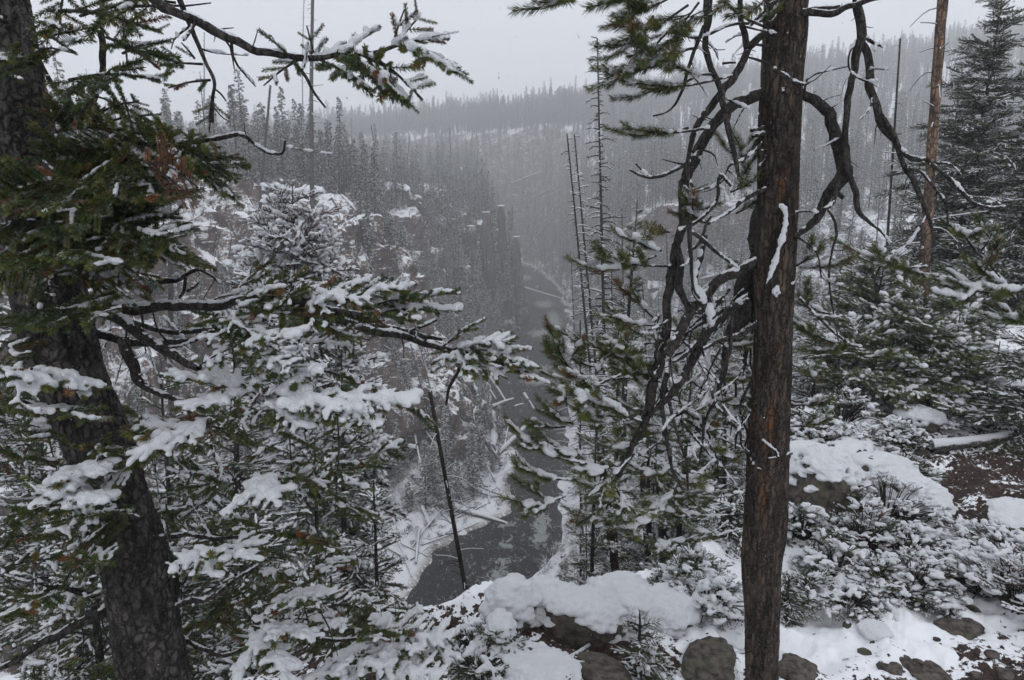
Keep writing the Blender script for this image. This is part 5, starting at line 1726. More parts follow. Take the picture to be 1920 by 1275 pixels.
# ------------------------------------------------------------------ dead standing trees
def snag(base, top, r0, r1, label, seed, n=60, blen=0.8, start=0.15, snowy_=0.6, mat='far_bark', group=None, fine=0, stubs=False, droop=0.35, lumpy=.08):
    rg = np.random.default_rng(seed)
    base = np.asarray(base, float); top = np.asarray(top, float)
    r = root('dead_snag', base, label, 'tree', group)
    A = top - base; L = np.linalg.norm(A)
    mid = base + A * .5 + np.array([rg.normal(0, .006 * L), 0, 0])
    P = spline([base - norm(A) * 0.5, base, mid, top], 60)
    v, f = tube(P, np.linspace(r0, r1, 60) * (1 + 0.05 * fbm(np.linspace(0, 9, 60), np.zeros(60), None, 3, seed)), 10, lumpy, seed)
    link('trunk', to_mesh('trunk', rel(v, r), f, M[mat], None, True), r)
    acc = Acc()
    for i in range(n):
        t = start + (1 - start) * (i + rg.random()) / n
        p = np.array([np.interp(t, np.linspace(0, 1, 60), P[:, k]) for k in range(3)])
        u = (t - start) / (1 - start)
        a = rg.uniform(0, 6.283)
        l = blen * (0.2 + 0.8 * min(1, (1 - u) * 2.6)) * rg.uniform(0.35, 1.15)
        if stubs:
            l = blen * rg.uniform(.2, 1)
        d = np.array([math.cos(a), math.sin(a), rg.uniform(-.15, .25)])
        q = spline([p, p + d * l * .5 + UP * .03 * l, p + d * l - UP * droop * l * rg.uniform(-.2, 1)], 6)
        w = max(0.004, r0 * 0.145) * (0.6 + 0.6 * (1 - u))
        acc.tube(q, np.linspace(w, w * .35, 6), 4, 0)
        if rg.random() < snowy_:
            acc.tube(q + UP * w, np.linspace(w * 1.2, w * .7, 6), 4, 1)
        for k in range(fine):
            s_ = rg.uniform(.25, 1)
            b = q[0] + (q[-1] - q[0]) * s_
            b = np.array([np.interp(s_, np.linspace(0, 1, 6), q[:, c]) for c in range(3)])
            a2 = a + rg.choice([-1, 1]) * rg.uniform(.4, 1.2)
            l2 = l * rg.uniform(.15, .45)
            e = b + np.array([math.cos(a2) * l2, math.sin(a2) * l2, rg.uniform(-.5, .2) * l2])
            acc.tube(np.array([b, (b + e) / 2 + UP * .02 * l2, e]), [w * .5, w * .4, w * .2], 3, 0)
            if rg.random() < snowy_:
                acc.tube(np.array([b, e]) + UP * w * .5, [w * .7, w * .4], 3, 1)
    link('dead_branches', acc.mesh('dead_branches', [M['branch'] if r0 < .3 else M['far_bark'], M['snow']], r), r, kind='stuff')
    return r


def gp(px, py, y0=20):
    h = hit(px, py, y0)
    return np.array(h[:])


def stand(bx, by, tx, ty, Y):
    """base and top of a snag seen between two picture points at depth Y, carried down to the ground"""
    b = P3(bx, by, Y); t = P3(tx, ty, Y)
    g = ground_z(b[0], b[1])
    d = (b - t) / (b[2] - t[2])
    return t + d * (g - t[2]) if g < b[2] else b, t


SN = [
    (1130, 850, 1120, 72, 24, .24, .02, 'tall dead spruce with short bare branches standing alone mid picture', dict(n=420, blen=1.25, start=.4, fine=6, snowy_=.3)),
    (1108, 640, 1063, 250, 22, .17, .02, 'slim dead spruce leaning left of the tallest one', dict(n=200, blen=1.0, start=.4, fine=6, snowy_=.5)),
    (1112, 640, 1077, 252, 23, .18, .02, 'slim dead spruce crossing close to the tallest dead one', dict(n=200, blen=1.0, start=.4, fine=6, snowy_=.5)),
    (1170, 700, 1166, 390, 30, .11, .02, 'short dead spruce right of the tall dead one', dict(n=90, blen=1.3, start=.3, fine=4, snowy_=.8)),
    (1150, 690, 1146, 470, 42, .14, .03, 'dead spruce with snowy drooping twigs between the tall one and the curling branches', dict(n=170, blen=1.9, start=.3, fine=5, snowy_=.85)),
    (1210, 700, 1204, 520, 46, .14, .03, 'dead spruce with snowy twigs low behind the curling branches', dict(n=170, blen=1.9, start=.3, fine=5, snowy_=.85)),
    (1078, 660, 1070, 470, 60, .16, .03, 'dead snow hung spruce just right of the distant river', dict(n=150, blen=2.2, start=.3, fine=5, snowy_=.85)),
    (1255, 640, 1250, 440, 50, .15, .03, 'dead snow hung spruce beside the snow filled fork', dict(n=150, blen=1.9, start=.3, fine=5, snowy_=.8)),
    (1085, 760, 1088, 600, 20, .07, .02, 'dead sapling with snowy twigs under the twin dead spruces', dict(n=90, blen=1.1, start=.3, fine=5, snowy_=.9)),
    (1100, 1090, 1098, 890, 11, .03, .01, 'bare snowy sapling just beyond the snow capped boulders', dict(n=80, blen=.75, start=.5, fine=6, snowy_=.9)),
    (1160, 1090, 1150, 930, 10, .03, .01, 'bare snowy sapling between the two pine stems behind the boulders', dict(n=70, blen=.7, start=.5, fine=6, snowy_=.9)),
    (1215, 1100, 1232, 820, 9, .035, .012, 'dead dark sapling left of the snowy fir', dict(n=50, blen=.6, start=.4, fine=5, snowy_=.9)),
    (885, 1185, 806, 735, 10, .075, .028, 'leaning broken pole of brown bark in front of the river', dict(n=60, blen=.5, start=.6, snowy_=.7, mat='bark_pine', stubs=True, fine=1)),
    (1665, 425, 1688, 72, 17, .075, .02, 'slender dark pole beside the orange barkless snag', dict(n=16, blen=.3, start=.5, snowy_=.4, stubs=True)),
    (1735, 510, 1772, -60, 9.5, .072, .062, 'barkless orange and grey snag with snowy curved stubs', dict(n=26, blen=.75, start=.35, snowy_=1.0, mat='orange_wood', stubs=True, lumpy=.2)),
    (1160, 1110, 1128, 860, 8.8, .06, .055, 'straight reddish pine stem behind the snow capped boulders', dict(n=20, blen=.4, start=.3, snowy_=.8, mat='bark_pine', stubs=True)),
    (1245, 1110, 1238, 880, 8.8, .075, .07, 'stout grey pine stem behind the snow capped boulders', dict(n=20, blen=.4, start=.3, snowy_=.8, mat='bark', stubs=True)),
    (1220, 1110, 1205, 900, 9.6, .05, .045, 'dark slim stem between two pine stems behind the boulders', dict(n=20, blen=.4, start=.3, snowy_=.8, mat='bark', stubs=True)),
    (325, 720, 320, 440, 30, .13, .11, 'white snow plastered dead stem beyond the leaning trunk', dict(n=26, blen=.9, start=.3, snowy_=1, mat='grey_wood')),
]
for i, (bx, by, tx, ty, Y, r0, r1, lab, kw) in enumerate(SN):
    b, t = stand(bx, by, tx, ty, Y)
    k = 1.0
    snag(b, t, r0, r1, lab, 500 + i, **kw)
FS = [(808, 800, 770, 645, 1.8, .9, 'thin dark pole on the canyon slope, left of its pair'), (822, 795, 787, 650, 1.8, .9, 'thin dark pole on the canyon slope, right of its pair'), (856, 600, 850, 470, 1.5, .6, 'thin dark pole on the left slope below the pillars'),
      (586, 418, 587, -60, 5.5, 2.5, 'tall branchless grey pole rising into the sky above the left rim'), (480, 560, 507, 160, 4, 2, 'leaning grey pole left of the tallest pole on the rim'),
      (640, 330, 634, 250, 1.6, .6, 'short bare pole between the tallest pole and its right neighbour'), (760, 345, 768, 255, 1.4, .6, 'leaning bare pole behind the V shaped logs'), (540, 330, 545, 215, 1.6, .6, 'thin bare pole left of the tallest pole on the rim'), (890, 385, 896, 300, 1.4, .5, 'bare pole behind the rock pillars'),
      (662, 335, 658, 222, 3.5, 1.2, 'dark pole on the rim right of the tallest one'), (712, 352, 696, 235, 3, 1, 'slanting forked pole near the rim edge'), (846, 350, 843, 240, 2.5, .8, 'thin pole above the pinnacles'),
      (381, 300, 383, 60, 2.2, 1, 'thin pole in the mist behind the spruce twigs'), (720, 330, 719, 260, 2, .8, 'short thin pole behind the rim'), (825, 350, 820, 265, 2, .8, 'thin pole left of the pinnacles'),
      (570, 60 + 250, 571, -40, 1.6, .8, 'very thin pole just left of the tallest pole')]
for i, (bx, by, tx, ty, a, c, lab) in enumerate(FS):
    b = gp(bx, by, 45)
    Y = b[1]
    t = P3(tx, ty, Y)
    snag(b, t, a * Y / FP, c * Y / FP, lab, 600 + i, n=40, blen=.016 * Y, start=.45, snowy_=.2, fine=1)


# ------------------------------------------------------------------ fallen logs, snow lying along them
def log(p, q, r0, r1, label, group=None, seed=0, snowy_=True, mat='grey_wood'):
    rg = np.random.default_rng(seed)
    p = np.asarray(p, float); q = np.asarray(q, float)
    o = root('fallen_log', p, label, 'log', group)
    P = spline([p, (p + q) / 2 + rg.normal(0, .01, 3) * np.linalg.norm(q - p), q], 9)
    R = np.linspace(r0, r1, 9)
    v, f = tube(P, R, 8, .12, seed)
    link('trunk', to_mesh('trunk', rel(v, o), f, M[mat], None, True), o)
    if snowy_:
        v, f = tube(P[0:9] + UP * (R * .55)[:, None], R * .8, 8, .25, seed + 1)
        link('snow', to_mesh('snow', rel(v, o), f, M['snow'], None, True), o, kind='stuff')


LG = [
    (830, 722, 935, 868, 3.4, 2.6, 'longest white log slanting down the left slope to the log jam'), (868, 765, 902, 800, 1.8, 1.4, 'thin log beside the longest log'), (922, 850, 936, 797, 6, 7.5, 'thick upright broken stump of white wood in the log jam'),
    (928, 862, 985, 806, 4, 3, 'white log in the jam pointing out over the river'), (945, 845, 953, 803, 1.8, 1, 'splinter standing in the log jam'), (908, 700, 948, 756, 2.4, 1.5, 'log leaning from the left bank into the water'),
    (905, 715, 930, 752, 1.6, 1.2, 'shorter log next to the one leaning into the water'), (922, 768, 962, 752, 2.6, 1.6, 'branchy driftwood log lying in the shallows'), (983, 744, 1002, 772, 2.6, 1.6, 'short white log in mid river'), (965, 766, 982, 761, 1.4, 1, 'small stick in mid river'),
    (812, 902, 962, 942, 2.0, 1.3, 'thin white pole across the near gravel bank'), (798, 945, 951, 987, 8, 1.5, 'big tapering white log pointing into the river from the near bank'), (790, 925, 846, 985, 2, 1, 'stick crossing the big tapering log'), (756, 862, 812, 930, 3, 1.5, 'log sloping down to the near bank'),
    (792, 958, 806, 992, 3, 2.4, 'short white log above the lower bank'), (786, 1000, 780, 1062, 2.2, 1.6, 'white pole lying down the lower bank'), (716, 950, 772, 1085, 2, 1.2, 'long thin pole down to the lower bank'),
    (700, 640, 770, 682, 2, 1.5, 'white pole below the long left bough'), (905, 568, 962, 596, 1.3, 1, 'upper log at the foot of the pinnacles'), (925, 590, 976, 620, 1.4, 1, 'lower log at the foot of the pinnacles'), (878, 604, 932, 613, 1.2, 1, 'log left of the pinnacle foot'),
    (935, 592, 958, 622, 1.1, .9, 'steep stick at the foot of the pinnacles'), (980, 541, 1050, 561, 2.2, 1.4, 'log lying across the distant river'), (977, 494, 998, 500, 1.6, 1.3, 'small log at the far river bend'), (1001, 512, 1012, 498, 1.3, 1, 'short slanting stick at the far river bend'),
    (978, 478, 1038, 408, 1.2, .8, 'thin white pole leaning on the bank of the river bend'), (766, 470, 806, 535, 1.7, 1.2, 'log lying down the left slope under the brown cliff'), (714, 370, 763, 345, 1.2, 1, 'log on the rim forming the left side of a V'), (745, 350, 782, 378, 1.2, 1, 'log on the rim forming the right side of a V'),
    (708, 369, 760, 363, 1.1, .9, 'level log at the rim below the V'), (786, 355, 806, 376, 1.2, 1, 'short log on the rim right of the V'), (456, 310, 467, 358, 2.2, 1.6, 'bright white broken trunk on the left rim'), (372, 352, 425, 432, 2, 1.5, 'white pole behind the scorched spray'),
    (1150, 502, 1196, 436, 1.6, 1.2, 'white pole on the right slope by the tall dead spruce'), (1170, 640, 1218, 590, 1.5, 1.1, 'pole on the right slope behind the pine boughs'), (958, 346, 1020, 322, 1.2, 1, 'distant log on the clearing across the valley'), (1225, 522, 1290, 430, 1.6, 1.1, 'leaning white pole left of the snow filled fork'),
    (1310, 530, 1422, 500, 4, 3, 'broad snowy log behind the dead curling branches'), (1322, 500, 1334, 535, 2.4, 2, 'upright white stub behind the snow filled fork'), (1500, 350, 1568, 300, 1.4, 1, 'log on the far slope right of the flaked trunk'), (1515, 388, 1562, 352, 1.4, 1, 'lower log on the far slope right of the flaked trunk'),
    (1500, 470, 1545, 452, 2, 1.6, 'log by the trunk on the wooded slope'), (1602, 330, 1618, 360, 1.4, 1.1, 'short slanting log under the forked branch'), (1435, 330, 1470, 318, 1.2, .9, 'faint log behind the flaked trunk'), (1240, 345, 1290, 322, 1.2, 1, 'thin log far behind the curling branches'),
    (1060, 420, 1090, 395, 1.2, .9, 'faint pole by the twin dead spruces'), (1040, 385, 1046, 350, 1.2, .8, 'upright white stick far across the valley'), (1000, 372, 1052, 345, 1.1, .9, 'thin log on the distant clearing'),
]
for i, (x0, y0, x1, y1, r0, r1, lab) in enumerate(LG):
    far_ = 14 if y0 > 300 else 25
    p = gp(x0, y0, 26); q = gp(x1, y1, 26)
    # a leaning log keeps its upper end where it is seen even where the slope falls away behind it
    if abs(q[1] - p[1]) > 0.35 * p[1]:
        q = P3(x1, y1, p[1] + 0.15 * p[1] * (1 if q[1] > p[1] else -1))
        q[2] = max(q[2], ground_z(q[0], q[1]) + .1)
    k = p[1] / FP
    big = 1.5 if 780 < x0 < 1010 and y0 > 690 else 1.15
    up_ = .35 if big > 1.2 else .2
    log(p + UP * (r0 * k * .5 + up_), q + UP * (r1 * q[1] / FP * .5 + up_), r0 * k * big, r1 * q[1] / FP * big, lab, None, 700 + i)
rg_ = np.random.default_rng(5)
for i in range(135):
    if i < 32:
        x = rg_.uniform(420, 960); y = rg_.uniform(350, 900); wh = 'left canyon wall'
    elif i < 90:
        x = rg_.uniform(750, 965); y = rg_.uniform(790, 1070); wh = 'left river bank'
    else:
        x = rg_.uniform(1050, 1640); y = rg_.uniform(330, 640); wh = 'wooded right slope'
    p = gp(x, y, 30)
    if p[2] < -39.9 or p[1] > 330:
        continue
    a = rg_.uniform(0, 3.14); l = rg_.uniform(2.5, 8.0) * (1.25 if 32 <= i < 90 else 1)
    q = p + np.array([math.cos(a) * l, math.sin(a) * l, 0])
    q[2] = ground_z(q[0], q[1])
    if abs(q[2] - p[2]) > l * 1.1 or q[2] < -40:
        continue
    r0 = rg_.uniform(.07, .14) * (1.35 if 32 <= i < 90 else 1)
    log(p + UP * .15, q + UP * rg_.uniform(.1, .6), r0, r0 * .6, 'slim snowy log on the ' + wh + ' ' + landmark(*p) + (', low' if p[2] < -25 else ', high' if p[2] > -10 else ''), 'fallen logs on the ' + wh + ' ' + landmark(*p) + str(int(p[2] < -25) - int(p[2] > -10)), 900 + i)

# spruces crowded about the foot and shoulders of the rock pillars
rg_ = np.random.default_rng(66)
for i, (px, base, hpx) in enumerate([(895, 470, 90), (928, 520, 120), (952, 560, 110), (905, 560, 90), (978, 598, 60), (880, 440, 90), (860, 470, 110), (935, 600, 80), (955, 470, 85), (920, 410, 60), (870, 400, 75), (845, 395, 70), (890, 395, 80), (960, 420, 45), (850, 560, 80), (915, 620, 60)]):
    Y = 196 - (8 if base > 500 else 0) + rg_.uniform(-3, 3)
    b = P3(px, base, Y)
    b[2] = max(b[2] - 1.5, ground_z(b[0], Y) - .3) if ground_z(b[0], Y) < b[2] + 6 else b[2] - 1.5
    fk = FAR[[0, 1, 2][i % 3]]
    s_ = hpx * Y / FP / fk[1]
    o = link('spruce_tree', fk[4], None, label='spruce clinging to the rock pillars, ' + ['left shoulder', 'front foot', 'right foot', 'middle ledge'][i % 4], category='tree', group='spruces clinging to the rock pillars')
    o.location = b; o.scale = (s_ * .9, s_ * .9, s_); o.rotation_euler = (0, 0, i)

# ------------------------------------------------------------------ rocks, each with its own cap of snow
def rock_mesh(size, seed, sub=4, rough=.3, blocky=.5):
    v, f = {3: ICO3, 4: ICO4, 5: ICO5}[sub]
    p = np.sign(v) * np.abs(v) ** (1 - blocky * .35)
    p = p / np.linalg.norm(p, axis=1)[:, None] ** .4
    n = fbm(v[:, 0] * 1.3 + seed, v[:, 1] * 1.3, v[:, 2] * 1.3, 5, seed) + .35 * (1 - 2 * np.abs(fbm(v[:, 0] * 3 + seed, v[:, 1] * 3, v[:, 2] * 3, 3, seed + 4)))
    p = p * (1 + rough * n)[:, None] * np.asarray(size)
    return p, f


def boulder(c, size, label, seed, cap=.8, voxel=.016, name='boulder', sub=4, thick=.05, group=None, rotz=None, mat='rock', rough=.3):
    rg = np.random.default_rng(seed)
    a = rg.uniform(0, 3) if rotz is None else rotz
    v, f = rock_mesh(size, seed, sub, rough * 1.25)
    R = np.array([[math.cos(a), -math.sin(a), 0], [math.sin(a), math.cos(a), 0], [0, 0, 1]])
    v = v @ R.T
    o = root(name, c, label, 'rock', group)
    link('stone', to_mesh('stone', v, f, M[mat], None, True), o)
    if cap > .14:
        A, B, C_ = v[f[:, 0]], v[f[:, 1]], v[f[:, 2]]
        nm = np.cross(B - A, C_ - A); ar = np.linalg.norm(nm, axis=1); nm /= ar[:, None] + 1e-12
        ce = (A + B + C_) / 3
        up = nm[:, 2] + .35 * fbm(ce[:, 0] * 2.2 / max(size), ce[:, 1] * 2.2 / max(size), ce[:, 2] * 3 / max(size), 3, seed)
        s = Snow()
        nb = int(np.clip(ar.sum() * 7 / (thick * thick), 60, 3000))
        ok = np.nonzero(up > 1 - cap)[0]
        if len(ok):
            pick = rg.choice(ok, nb, p=ar[ok] / ar[ok].sum())
            for i in pick:
                th = thick * np.clip((up[i] - (1 - cap)) * 1.6 + .35, .3, 1.1)
                k_ = rg.uniform(.45, 1.25)
                s.blob(ce[i] + np.array(c) + rg.normal(0, thick * .25, 3) * [1, 1, 0], (thick * 1.1 * k_, thick * 1.1 * k_, th * .8 * k_))
            s.build('snow_cap', voxel, o)
    return o


def on_ground(px, py, y0=1.5):
    return np.array(hit(px, py, y0)[:])


RK = [
    # px, py (where its foot stands), half sizes, label, cap, thick
    (962, 1165, (.13, .16, .19), 'upright boulder with a thick snow cap at the left end of the ledge', .7, .032),
    (1082, 1178, (.30, .20, .19), 'broad dark boulder with a rounded snow cap in the middle of the ledge edge', .58, .034),
    (1015, 1150, (.16, .16, .15), 'boulder buried in snow between the upright and the broad one', .8, .036),
    (1165, 1140, (.22, .2, .13), 'low snow mounded boulder right of the broad dark one', .8, .036),
    (1245, 1150, (.2, .2, .10), 'flattish snow covered boulder left of the small fir', .75, .032),
    (940, 1210, (.07, .07, .13), 'narrow dark stone below the upright boulder', .5, .03),
    (1005, 1262, (.22, .14, .07), 'lichened flat stone at the bottom, left of the seedling', .25, .02),
    (1130, 1268, (.18, .12, .06), 'low brown stone under the seedling', .12, .015),
    (1330, 1245, (.22, .14, .05), 'flat lichen grey slab left of the flaked trunk', .12, .014),
    (1375, 1190, (.14, .10, .05), 'small slab against the left foot of the flaked trunk', .4, .02),
    (1495, 1262, (.11, .1, .06), 'lichened stone at the right foot of the flaked trunk', .1, .014),
    (1798, 1185, (.13, .09, .06), 'lone bare stone in the snow at lower right', .1, .016),
    (1740, 1265, (.2, .1, .03), 'flat stone at the bottom right border', .1, .014),
    (1515, 905, (.3, .26, .3), 'mossy outcrop with snow patches right of the flaked trunk', .3, .025),
    (1590, 870, (.42, .24, .2), 'long snowy outcrop at the back of the ledge', .32, .028),
    (1650, 905, (.34, .24, .2), 'grey outcrop half covered by snow behind the shrubs', .32, .028),
    (1690, 960, (.35, .28, .25), 'dark rounded boulder rising from the shrubs', .55, .04),
    (1545, 960, (.3, .25, .42), 'steep dark rock face left of the rounded boulder', .5, .04),
    (1905, 985, (.26, .2, .13), 'grey boulder at the right border beside the trodden soil', .25, .025),
    (1770, 720, (.24, .2, .15), 'snow mounded boulder under the dark spruces', .7, .05),
    (1850, 735, (.34, .24, .2), 'large snow mound of rock at the right beneath the spruces', .75, .05),
    (1905, 700, (.4, .3, .24), 'snow covered rock highest on the right bank', .7, .05),
    (1720, 790, (.22, .18, .13), 'snowy rock left of the fallen log on the bench', .6, .035),
    (1345, 880, (.22, .2, .16), 'pair of snow topped stones left of the flaked trunk', .7, .04),
    (1300, 1120, (.2, .15, .12), 'dark boulder behind the small fir', .6, .045),
    (1640, 1185, (.08, .07, .03), 'small stone in the snow in front of the shrubs', .5, .02),
]
RKN = ['the upright boulder', 'the broad boulder', 'the buried boulder', 'the low mounded boulder', 'the flattish boulder', 'the narrow dark stone', 'the lichened flat stone', 'the low brown stone', 'the lichen grey slab', 'the small slab', 'the lichened foot stone', 'the lone bare stone', 'the flat border stone', 'the mossy outcrop',
       'the long snowy outcrop', 'the grey outcrop', 'the dark rounded boulder', 'the dark rock face', 'the grey border boulder', 'the mounded boulder', 'the large snow mound', 'the highest snowy rock', 'the rock by the fallen trunk', 'the snow topped stones', 'the boulder behind the small fir', 'the small snowy stone']


def beside(x, y):
    j = min(range(len(RK)), key=lambda k: (RK[k][0] - x) ** 2 + (RK[k][1] - y) ** 2)
    dx, dy = x - RK[j][0], y - RK[j][1]
    w = ('in front of ' if dy > 0 else 'behind ') if abs(dy) > abs(dx) else ('right of ' if dx > 0 else 'left of ')
    return w + RKN[j]


for i, (x, y, sz, lab, cap, th) in enumerate(RK):
    c = on_ground(x, y)
    c[2] += sz[2] * .25
    far_ = c[1] > 6
    boulder(c, sz, lab, 40 + i, cap, .018 if far_ else .0095, thick=th * .8, sub=4)
# rocks scattered over the ledge
rg_ = np.random.default_rng(15)
for i in range(30):
    x = rg_.uniform(1480, 1915); y = rg_.uniform(780, 1270)
    c = on_ground(x, y)
    s_ = rg_.uniform(.02, .045) * (1 if c[1] < 5 else 1.8)
    boulder(c + UP * s_ * .1, (s_ * rg_.uniform(.9, 1.6), s_, s_ * .6), 'small stone poking through the snow of the ledge', 200 + i, .0, .009, thick=.010, sub=3, name='stone_piece', group='small stones on the ledge')


# ------------------------------------------------------------------ rock pinnacles and outcrops of the canyon wall
def pinnacle(px, top_y, base_y, w, label, seed, depth=None, lean=0.0):
    b = gp(px, base_y, 40) if depth is None else P3(px, base_y, depth)
    Y = b[1]
    t = P3(px, top_y, Y)
    rg = np.random.default_rng(seed)
    n, m = 130, 72
    zz = np.linspace(b[2] - 3, t[2], n)
    u = np.linspace(0, 1, n)
    W = w * Y / FP
    prof = (2.9 - 2.2 * u ** .75) * (1 - np.clip((u - .86) / .14, 0, 1) ** 2 * .65) * W / 2
    ph = np.linspace(0, 2 * np.pi, m, endpoint=False)
    sq = 1 / np.maximum(np.abs(np.cos(ph)), np.abs(np.sin(ph))) ** .6
    cx, sx = np.cos(ph)[None], np.sin(ph)[None]
    Z = zz[:, None]
    prof = prof * (.8 + .35 * fbm(u * 5, u * 0 + seed, None, 3, seed + 7))
    nn = fbm(cx * 1.6 + seed, sx * 1.6 + 0 * Z, Z / 7, 4, seed) + .5 * (1 - 2 * np.abs(fbm(cx * 3 + seed, sx * 3 + 0 * Z, Z / 10, 3, seed + 1))) + .3 * fbm(cx * 7 + seed, sx * 7 + 0 * Z, Z / 2.2, 3, seed + 2)
    Rr = prof[:, None] * sq[None] * (1 + .6 * nn)
    X = b[0] + lean * W * u[:, None] + Rr * cx; Yy = Y + Rr * sx * 1.2
    v = np.stack([X, Yy, Z + 0 * X], -1).reshape(-1, 3)
    i = np.arange(n - 1)[:, None] * m; j = np.arange(m)[None]; k = (j + 1) % m
    F = np.stack([i + j, i + k, i + m + k, i + m + j], -1).reshape(-1, 4)
    v = np.vstack([v, [[b[0] + lean * W, Y, t[2] + W * .08]]])
    T = np.stack([np.full(m, len(v) - 1), (n - 1) * m + np.arange(m), (n - 1) * m + (np.arange(m) + 1) % m], -1)
    r = root('rock_pinnacle', (b[0], Y, b[2] - 3), label, 'rock pillar')
    link('stone', to_mesh('stone', rel(v, r), [F, T], M['cliff'], None, True), r)
    s = Snow()
    for q in range(24):
        a = rg.uniform(0, 6.28); rr = rg.uniform(0, .42) * W
        s.blob((b[0] + lean * W + math.cos(a) * rr, Y + math.sin(a) * rr, t[2] + .05), (W * .16, W * .16, W * .07))
    s.build('snow_cap', max(.06, W * .05), r)


for i, a_ in enumerate([(967, 444, 604, 18, 'rightmost rock pillar dropping straight into the river'), (940, 386, 600, 20, 'tallest ragged rock pillar'), (914, 398, 590, 17, 'rock pillar left of the tallest one'), (886, 424, 560, 20, 'shaggy rock pillar furthest left of the row'),
                        (872, 500, 600, 30, 'short rounded rock pillar low in front of the row')]):
    pinnacle(*a_, seed=20 + i)
for i, (x, y, w, h, lab) in enumerate([(735, 375, 60, 34, 'square snow topped rock block on the rim edge'), (745, 405, 26, 22, 'rock knob with a snow cap under the rim block'), (700, 352, 60, 14, 'snow dusted rim rock left of the block'), (800, 372, 50, 22, 'dark rim rock right of the V shaped logs'),
                                       (640, 360, 60, 24, 'broken rim rock behind the tallest pole'), (560, 370, 70, 24, 'snowy rim rock above the reddish fir'), (830, 400, 40, 26, 'dark buttress top before the pillars'), (1240, 560, 60, 44, 'dark rounded rock behind the pine shoots'), (868, 1000, 10, 6, 'reddish stone in the near river')]):
    c = gp(x, y, 30)
    k = c[1] / FP
    boulder(c, (w * k * .5, w * k * .5, h * k * .6), lab, 320 + i, .32, .0016 * c[1] + .02, thick=max(.05, .0018 * c[1]), sub=5, name='rim_rock' if y < 500 else 'boulder', mat='cliff', rough=.7)
for i in range(14):
    x = rg_.uniform(935, 1040); y = rg_.uniform(560, 1120)
    p = on_z(x, y, RIVER_Z)
    if inside(np.array([p.x]), np.array([p.y]), RIVER_POLY)[0]:
        s_ = rg_.uniform(.25, .6)
        boulder((p.x, p.y, RIVER_Z - s_ * .2), (s_, s_ * .8, s_ * .5), 'dark wet stone breaking the surface of the river', 360 + i, 0, sub=3, name='river_stone', group='stones in the river')


# ------------------------------------------------------------------ low shrubs bowed under the snow
def shrub(c, R, Hh, label, seed, kinds=(9, 8, 3), n=60, fs=.42, snow_amt=1.0, group=None):
    rg = np.random.default_rng(seed)
    r = root('low_shrub', c, label, 'shrub', group)
    pt = Points(); acc = Acc(); s = Snow()
    for i in range(n):
        a = rg.uniform(0, 6.283); q = math.sqrt(rg.random())
        tip = np.array(c) + np.array([math.cos(a) * R * q, math.sin(a) * R * q, Hh * (1 - .75 * q * q) * rg.uniform(.6, 1.1)])
        b = np.array(c) + (tip - np.array(c)) * .25 * np.array([1, 1, 0])
        acc.tube(spline([b, (b + tip) / 2 + UP * .05, tip], 4), [.006, .005, .004, .003], 4, 0)
        d = norm(tip - b) + np.array([math.cos(a), math.sin(a), 0]) * .6
        pt.add(tip - norm(d) * fs * .2, d, fs * rg.uniform(.5, .9), int(rg.choice(kinds)), UP)
        if rg.random() < snow_amt:
            for k in range(int(rg.integers(1, 4))):
                w = rg.uniform(.008, .024)
                a2 = a + rg.normal(0, .8)
                s.blob(tip + np.array([rg.normal(0, .03), rg.normal(0, .03), w * .6 + rg.normal(0, .01)]), (w * 2.2, w * 1.0, w * .8), (math.cos(a2), math.sin(a2), rg.normal(0, .25)))
    link('stems', acc.mesh('stems', M['branch'], r), r, kind='stuff')
    pt.build('foliage', NG_FR, r)
    s.build('snow', .0085, r)


SHR = [(1560, 1085, .28, .28, 'green'), (1620, 1030, .35, .3, 'x'), (1690, 1040, .38, .3, 'x'), (1640, 1100, .3, .22, 'x'), (1710, 1110, .32, .24, 'x'), (1790, 1080, .36, .28, 'x'), (1850, 1110, .34, .3, 'r'), (1900, 1140, .32, .3, 'r'),
       (1870, 1040, .38, .26, 'x'), (1590, 980, .35, .35, 'x'), (1660, 975, .4, .3, 'x'), (1920, 1060, .35, .25, 'r'), (1500, 1010, .25, .3, 'g'), (1520, 1130, .22, .16, 'g'), (1590, 1130, .24, .16, 'x'), (1690, 900, .4, .25, 'g'),
       (1560, 860, .4, .3, 'x'), (1300, 1090, .3, .3, 'g'), (1330, 1140, .25, .2, 'g'), (1270, 1110, .2, .18, 'g'), (1740, 1140, .24, .14, 'x'), (930, 1215, .16, .12, 'g'), (880, 1225, .16, .1, 'g'), (900, 1265, .18, .1, 'g'), (1480, 940, .25, .4, 'g'), (1620, 850, .4, .25, 'x'), (1530, 820, .4, .3, 'g'), (1680, 830, .35, .25, 'x'), (1580, 790, .4, .3, 'g'), (1760, 800, .35, .25, 'x'), (1880, 780, .4, .3, 'g')]
LBL = {'x': 'brownish low shrub matted with snow on the ledge', 'r': 'rusty brown low shrub under snow near the right border', 'g': 'greenish low shrub clumped with snow on the ledge', 'green': 'green low shrub with snow cushions beside the fir seedling'}
for i, (x, y, R, Hh, t) in enumerate(SHR):
    c = on_ground(x, y)
    lab = LBL[t].split(' on the ledge')[0].split(' near the')[0] + ', ' + beside(x, y) if t != 'green' else LBL[t]
    R *= [1, .75, 1.2, .9][i % 4]; Hh *= [1, 1.3, .7][i % 3]
    shrub(c, R, Hh, lab, 800 + i, {'x': (9, 8, 3), 'r': (8, 9, 8), 'g': (0, 3, 1), 'green': (0, 3, 7)}[t], n=int([95, 60, 80][i % 3] * R / .3), snow_amt=[.8, .55, .7, .4][i % 4], fs=[.42, .55, .34, .48][i % 4], group='low shrubs under snow on the ledge')

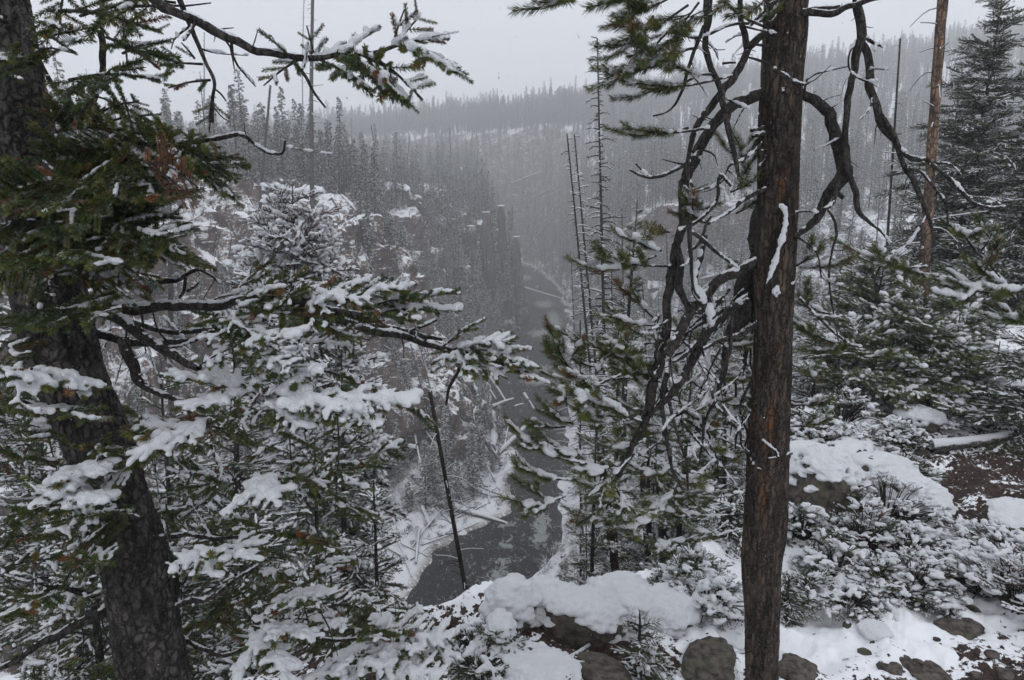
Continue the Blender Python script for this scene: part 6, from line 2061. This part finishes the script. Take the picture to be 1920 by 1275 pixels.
# snowy sticks and a log on the ledge
for i, (x0, y0, x1, y1, r, lab) in enumerate([(1742, 850, 1890, 828, .07, 'fallen trunk under thick snow on the right bench'), (1060, 1245, 1105, 1215, .018, 'snowy stick lying against the ledge stones'), (1290, 1240, 1400, 1226, .014, 'straight snowy stick left of the flaked trunk'), (1045, 1240, 1120, 1252, .014, 'snowy stick below the broad boulder'),
                                             (940, 1270, 965, 1225, .02, 'short snow covered stick at the bottom edge'), (1500, 745, 1560, 742, .03, 'snowy branch low behind the flaked trunk')]):
    p = on_ground(x0, y0); q = on_ground(x1, y1)
    log(p + UP * r, q + UP * r, r, r * .7, lab, None, 1200 + i, mat='grey_wood')


# ------------------------------------------------------------------ brush on the canyon slopes
def brush():
    rg = np.random.default_rng(91)
    n = 52000
    y = 6 + 200 * rg.random(n) ** 1.15
    x = rg.uniform(-.62, .55, n) * y
    ok = ~inside(x, y, RIVER_POLY)
    x, y = x[ok], y[ok]
    dl, dr = seg_dist(x, y, LB), seg_dist(x, y, RB)
    d = np.minimum(dl, dr)
    z, ledge, _, _, _ = terrain(x, y, True)
    ok = (ledge < .05) & (d > .6) & (vnoise(x / 5, y / 5, None, 8) > -.45) & ((dl < dr) | (y < 260)) & ~((dl < dr) & (d < 7) & (rg.random(len(x)) < .45))
    gx = np.abs(terrain(x + .7, y) - terrain(x - .7, y)) / 1.4
    ok &= ~((gx > 1.15) & (dl < dr) & (rg.random(len(x)) < .85))
    x, y, z = x[ok], y[ok], z[ok]
    m = len(x)
    D = np.stack([rg.normal(0, .5, m), rg.normal(0, .5, m), rg.uniform(.3, 1.2, m)], 1)
    sc = rg.uniform(1.0, 2.6, m) * np.clip(y / 60, .35, 1.25)
    idx = rg.choice([10, 11, 12, 8, 3, 0], m, p=[.24, .24, .24, .14, .08, .06])
    scatter('undergrowth', NG_FR, np.stack([x, y, z], 1), euler_of(frames(D)), sc, idx)


brush()


# ------------------------------------------------------------------ snow in the air
def flakes():
    rg = np.random.default_rng(77)
    n = 30000
    y = 1.6 + 44 * rg.random(n) ** .62
    x = rg.uniform(-.95, .95, n) * (y + 1.5)
    z = rg.uniform(-.85, .55, n) * (y + 1)
    s = rg.uniform(.0014, .0046, n) * (1 + y / 14)
    v0 = np.array([[1, 0, 0], [-1, 0, 0], [0, 1, 0], [0, -1, 0], [0, 0, 1.5], [0, 0, -1.5]], float)
    f0 = np.array([[0, 2, 4], [2, 1, 4], [1, 3, 4], [3, 0, 4], [2, 0, 5], [1, 2, 5], [3, 1, 5], [0, 3, 5]])
    C_ = np.stack([x, y, z], 1)
    C_ = C_[z > -40]
    s = s[z > -40]
    v = (v0[None] * s[:, None, None] + C_[:, None]).reshape(-1, 3)
    F = (f0[None] + (np.arange(len(C_)) * 6)[:, None, None]).reshape(-1, 3)
    link('falling_snow', to_mesh('falling_snow', v, F, M['snow']), kind='stuff')


flakes()
print('objects', len(bpy.data.objects), 'tris', sum(len(m.loop_triangles) or len(m.polygons) * 2 for m in bpy.data.meshes))
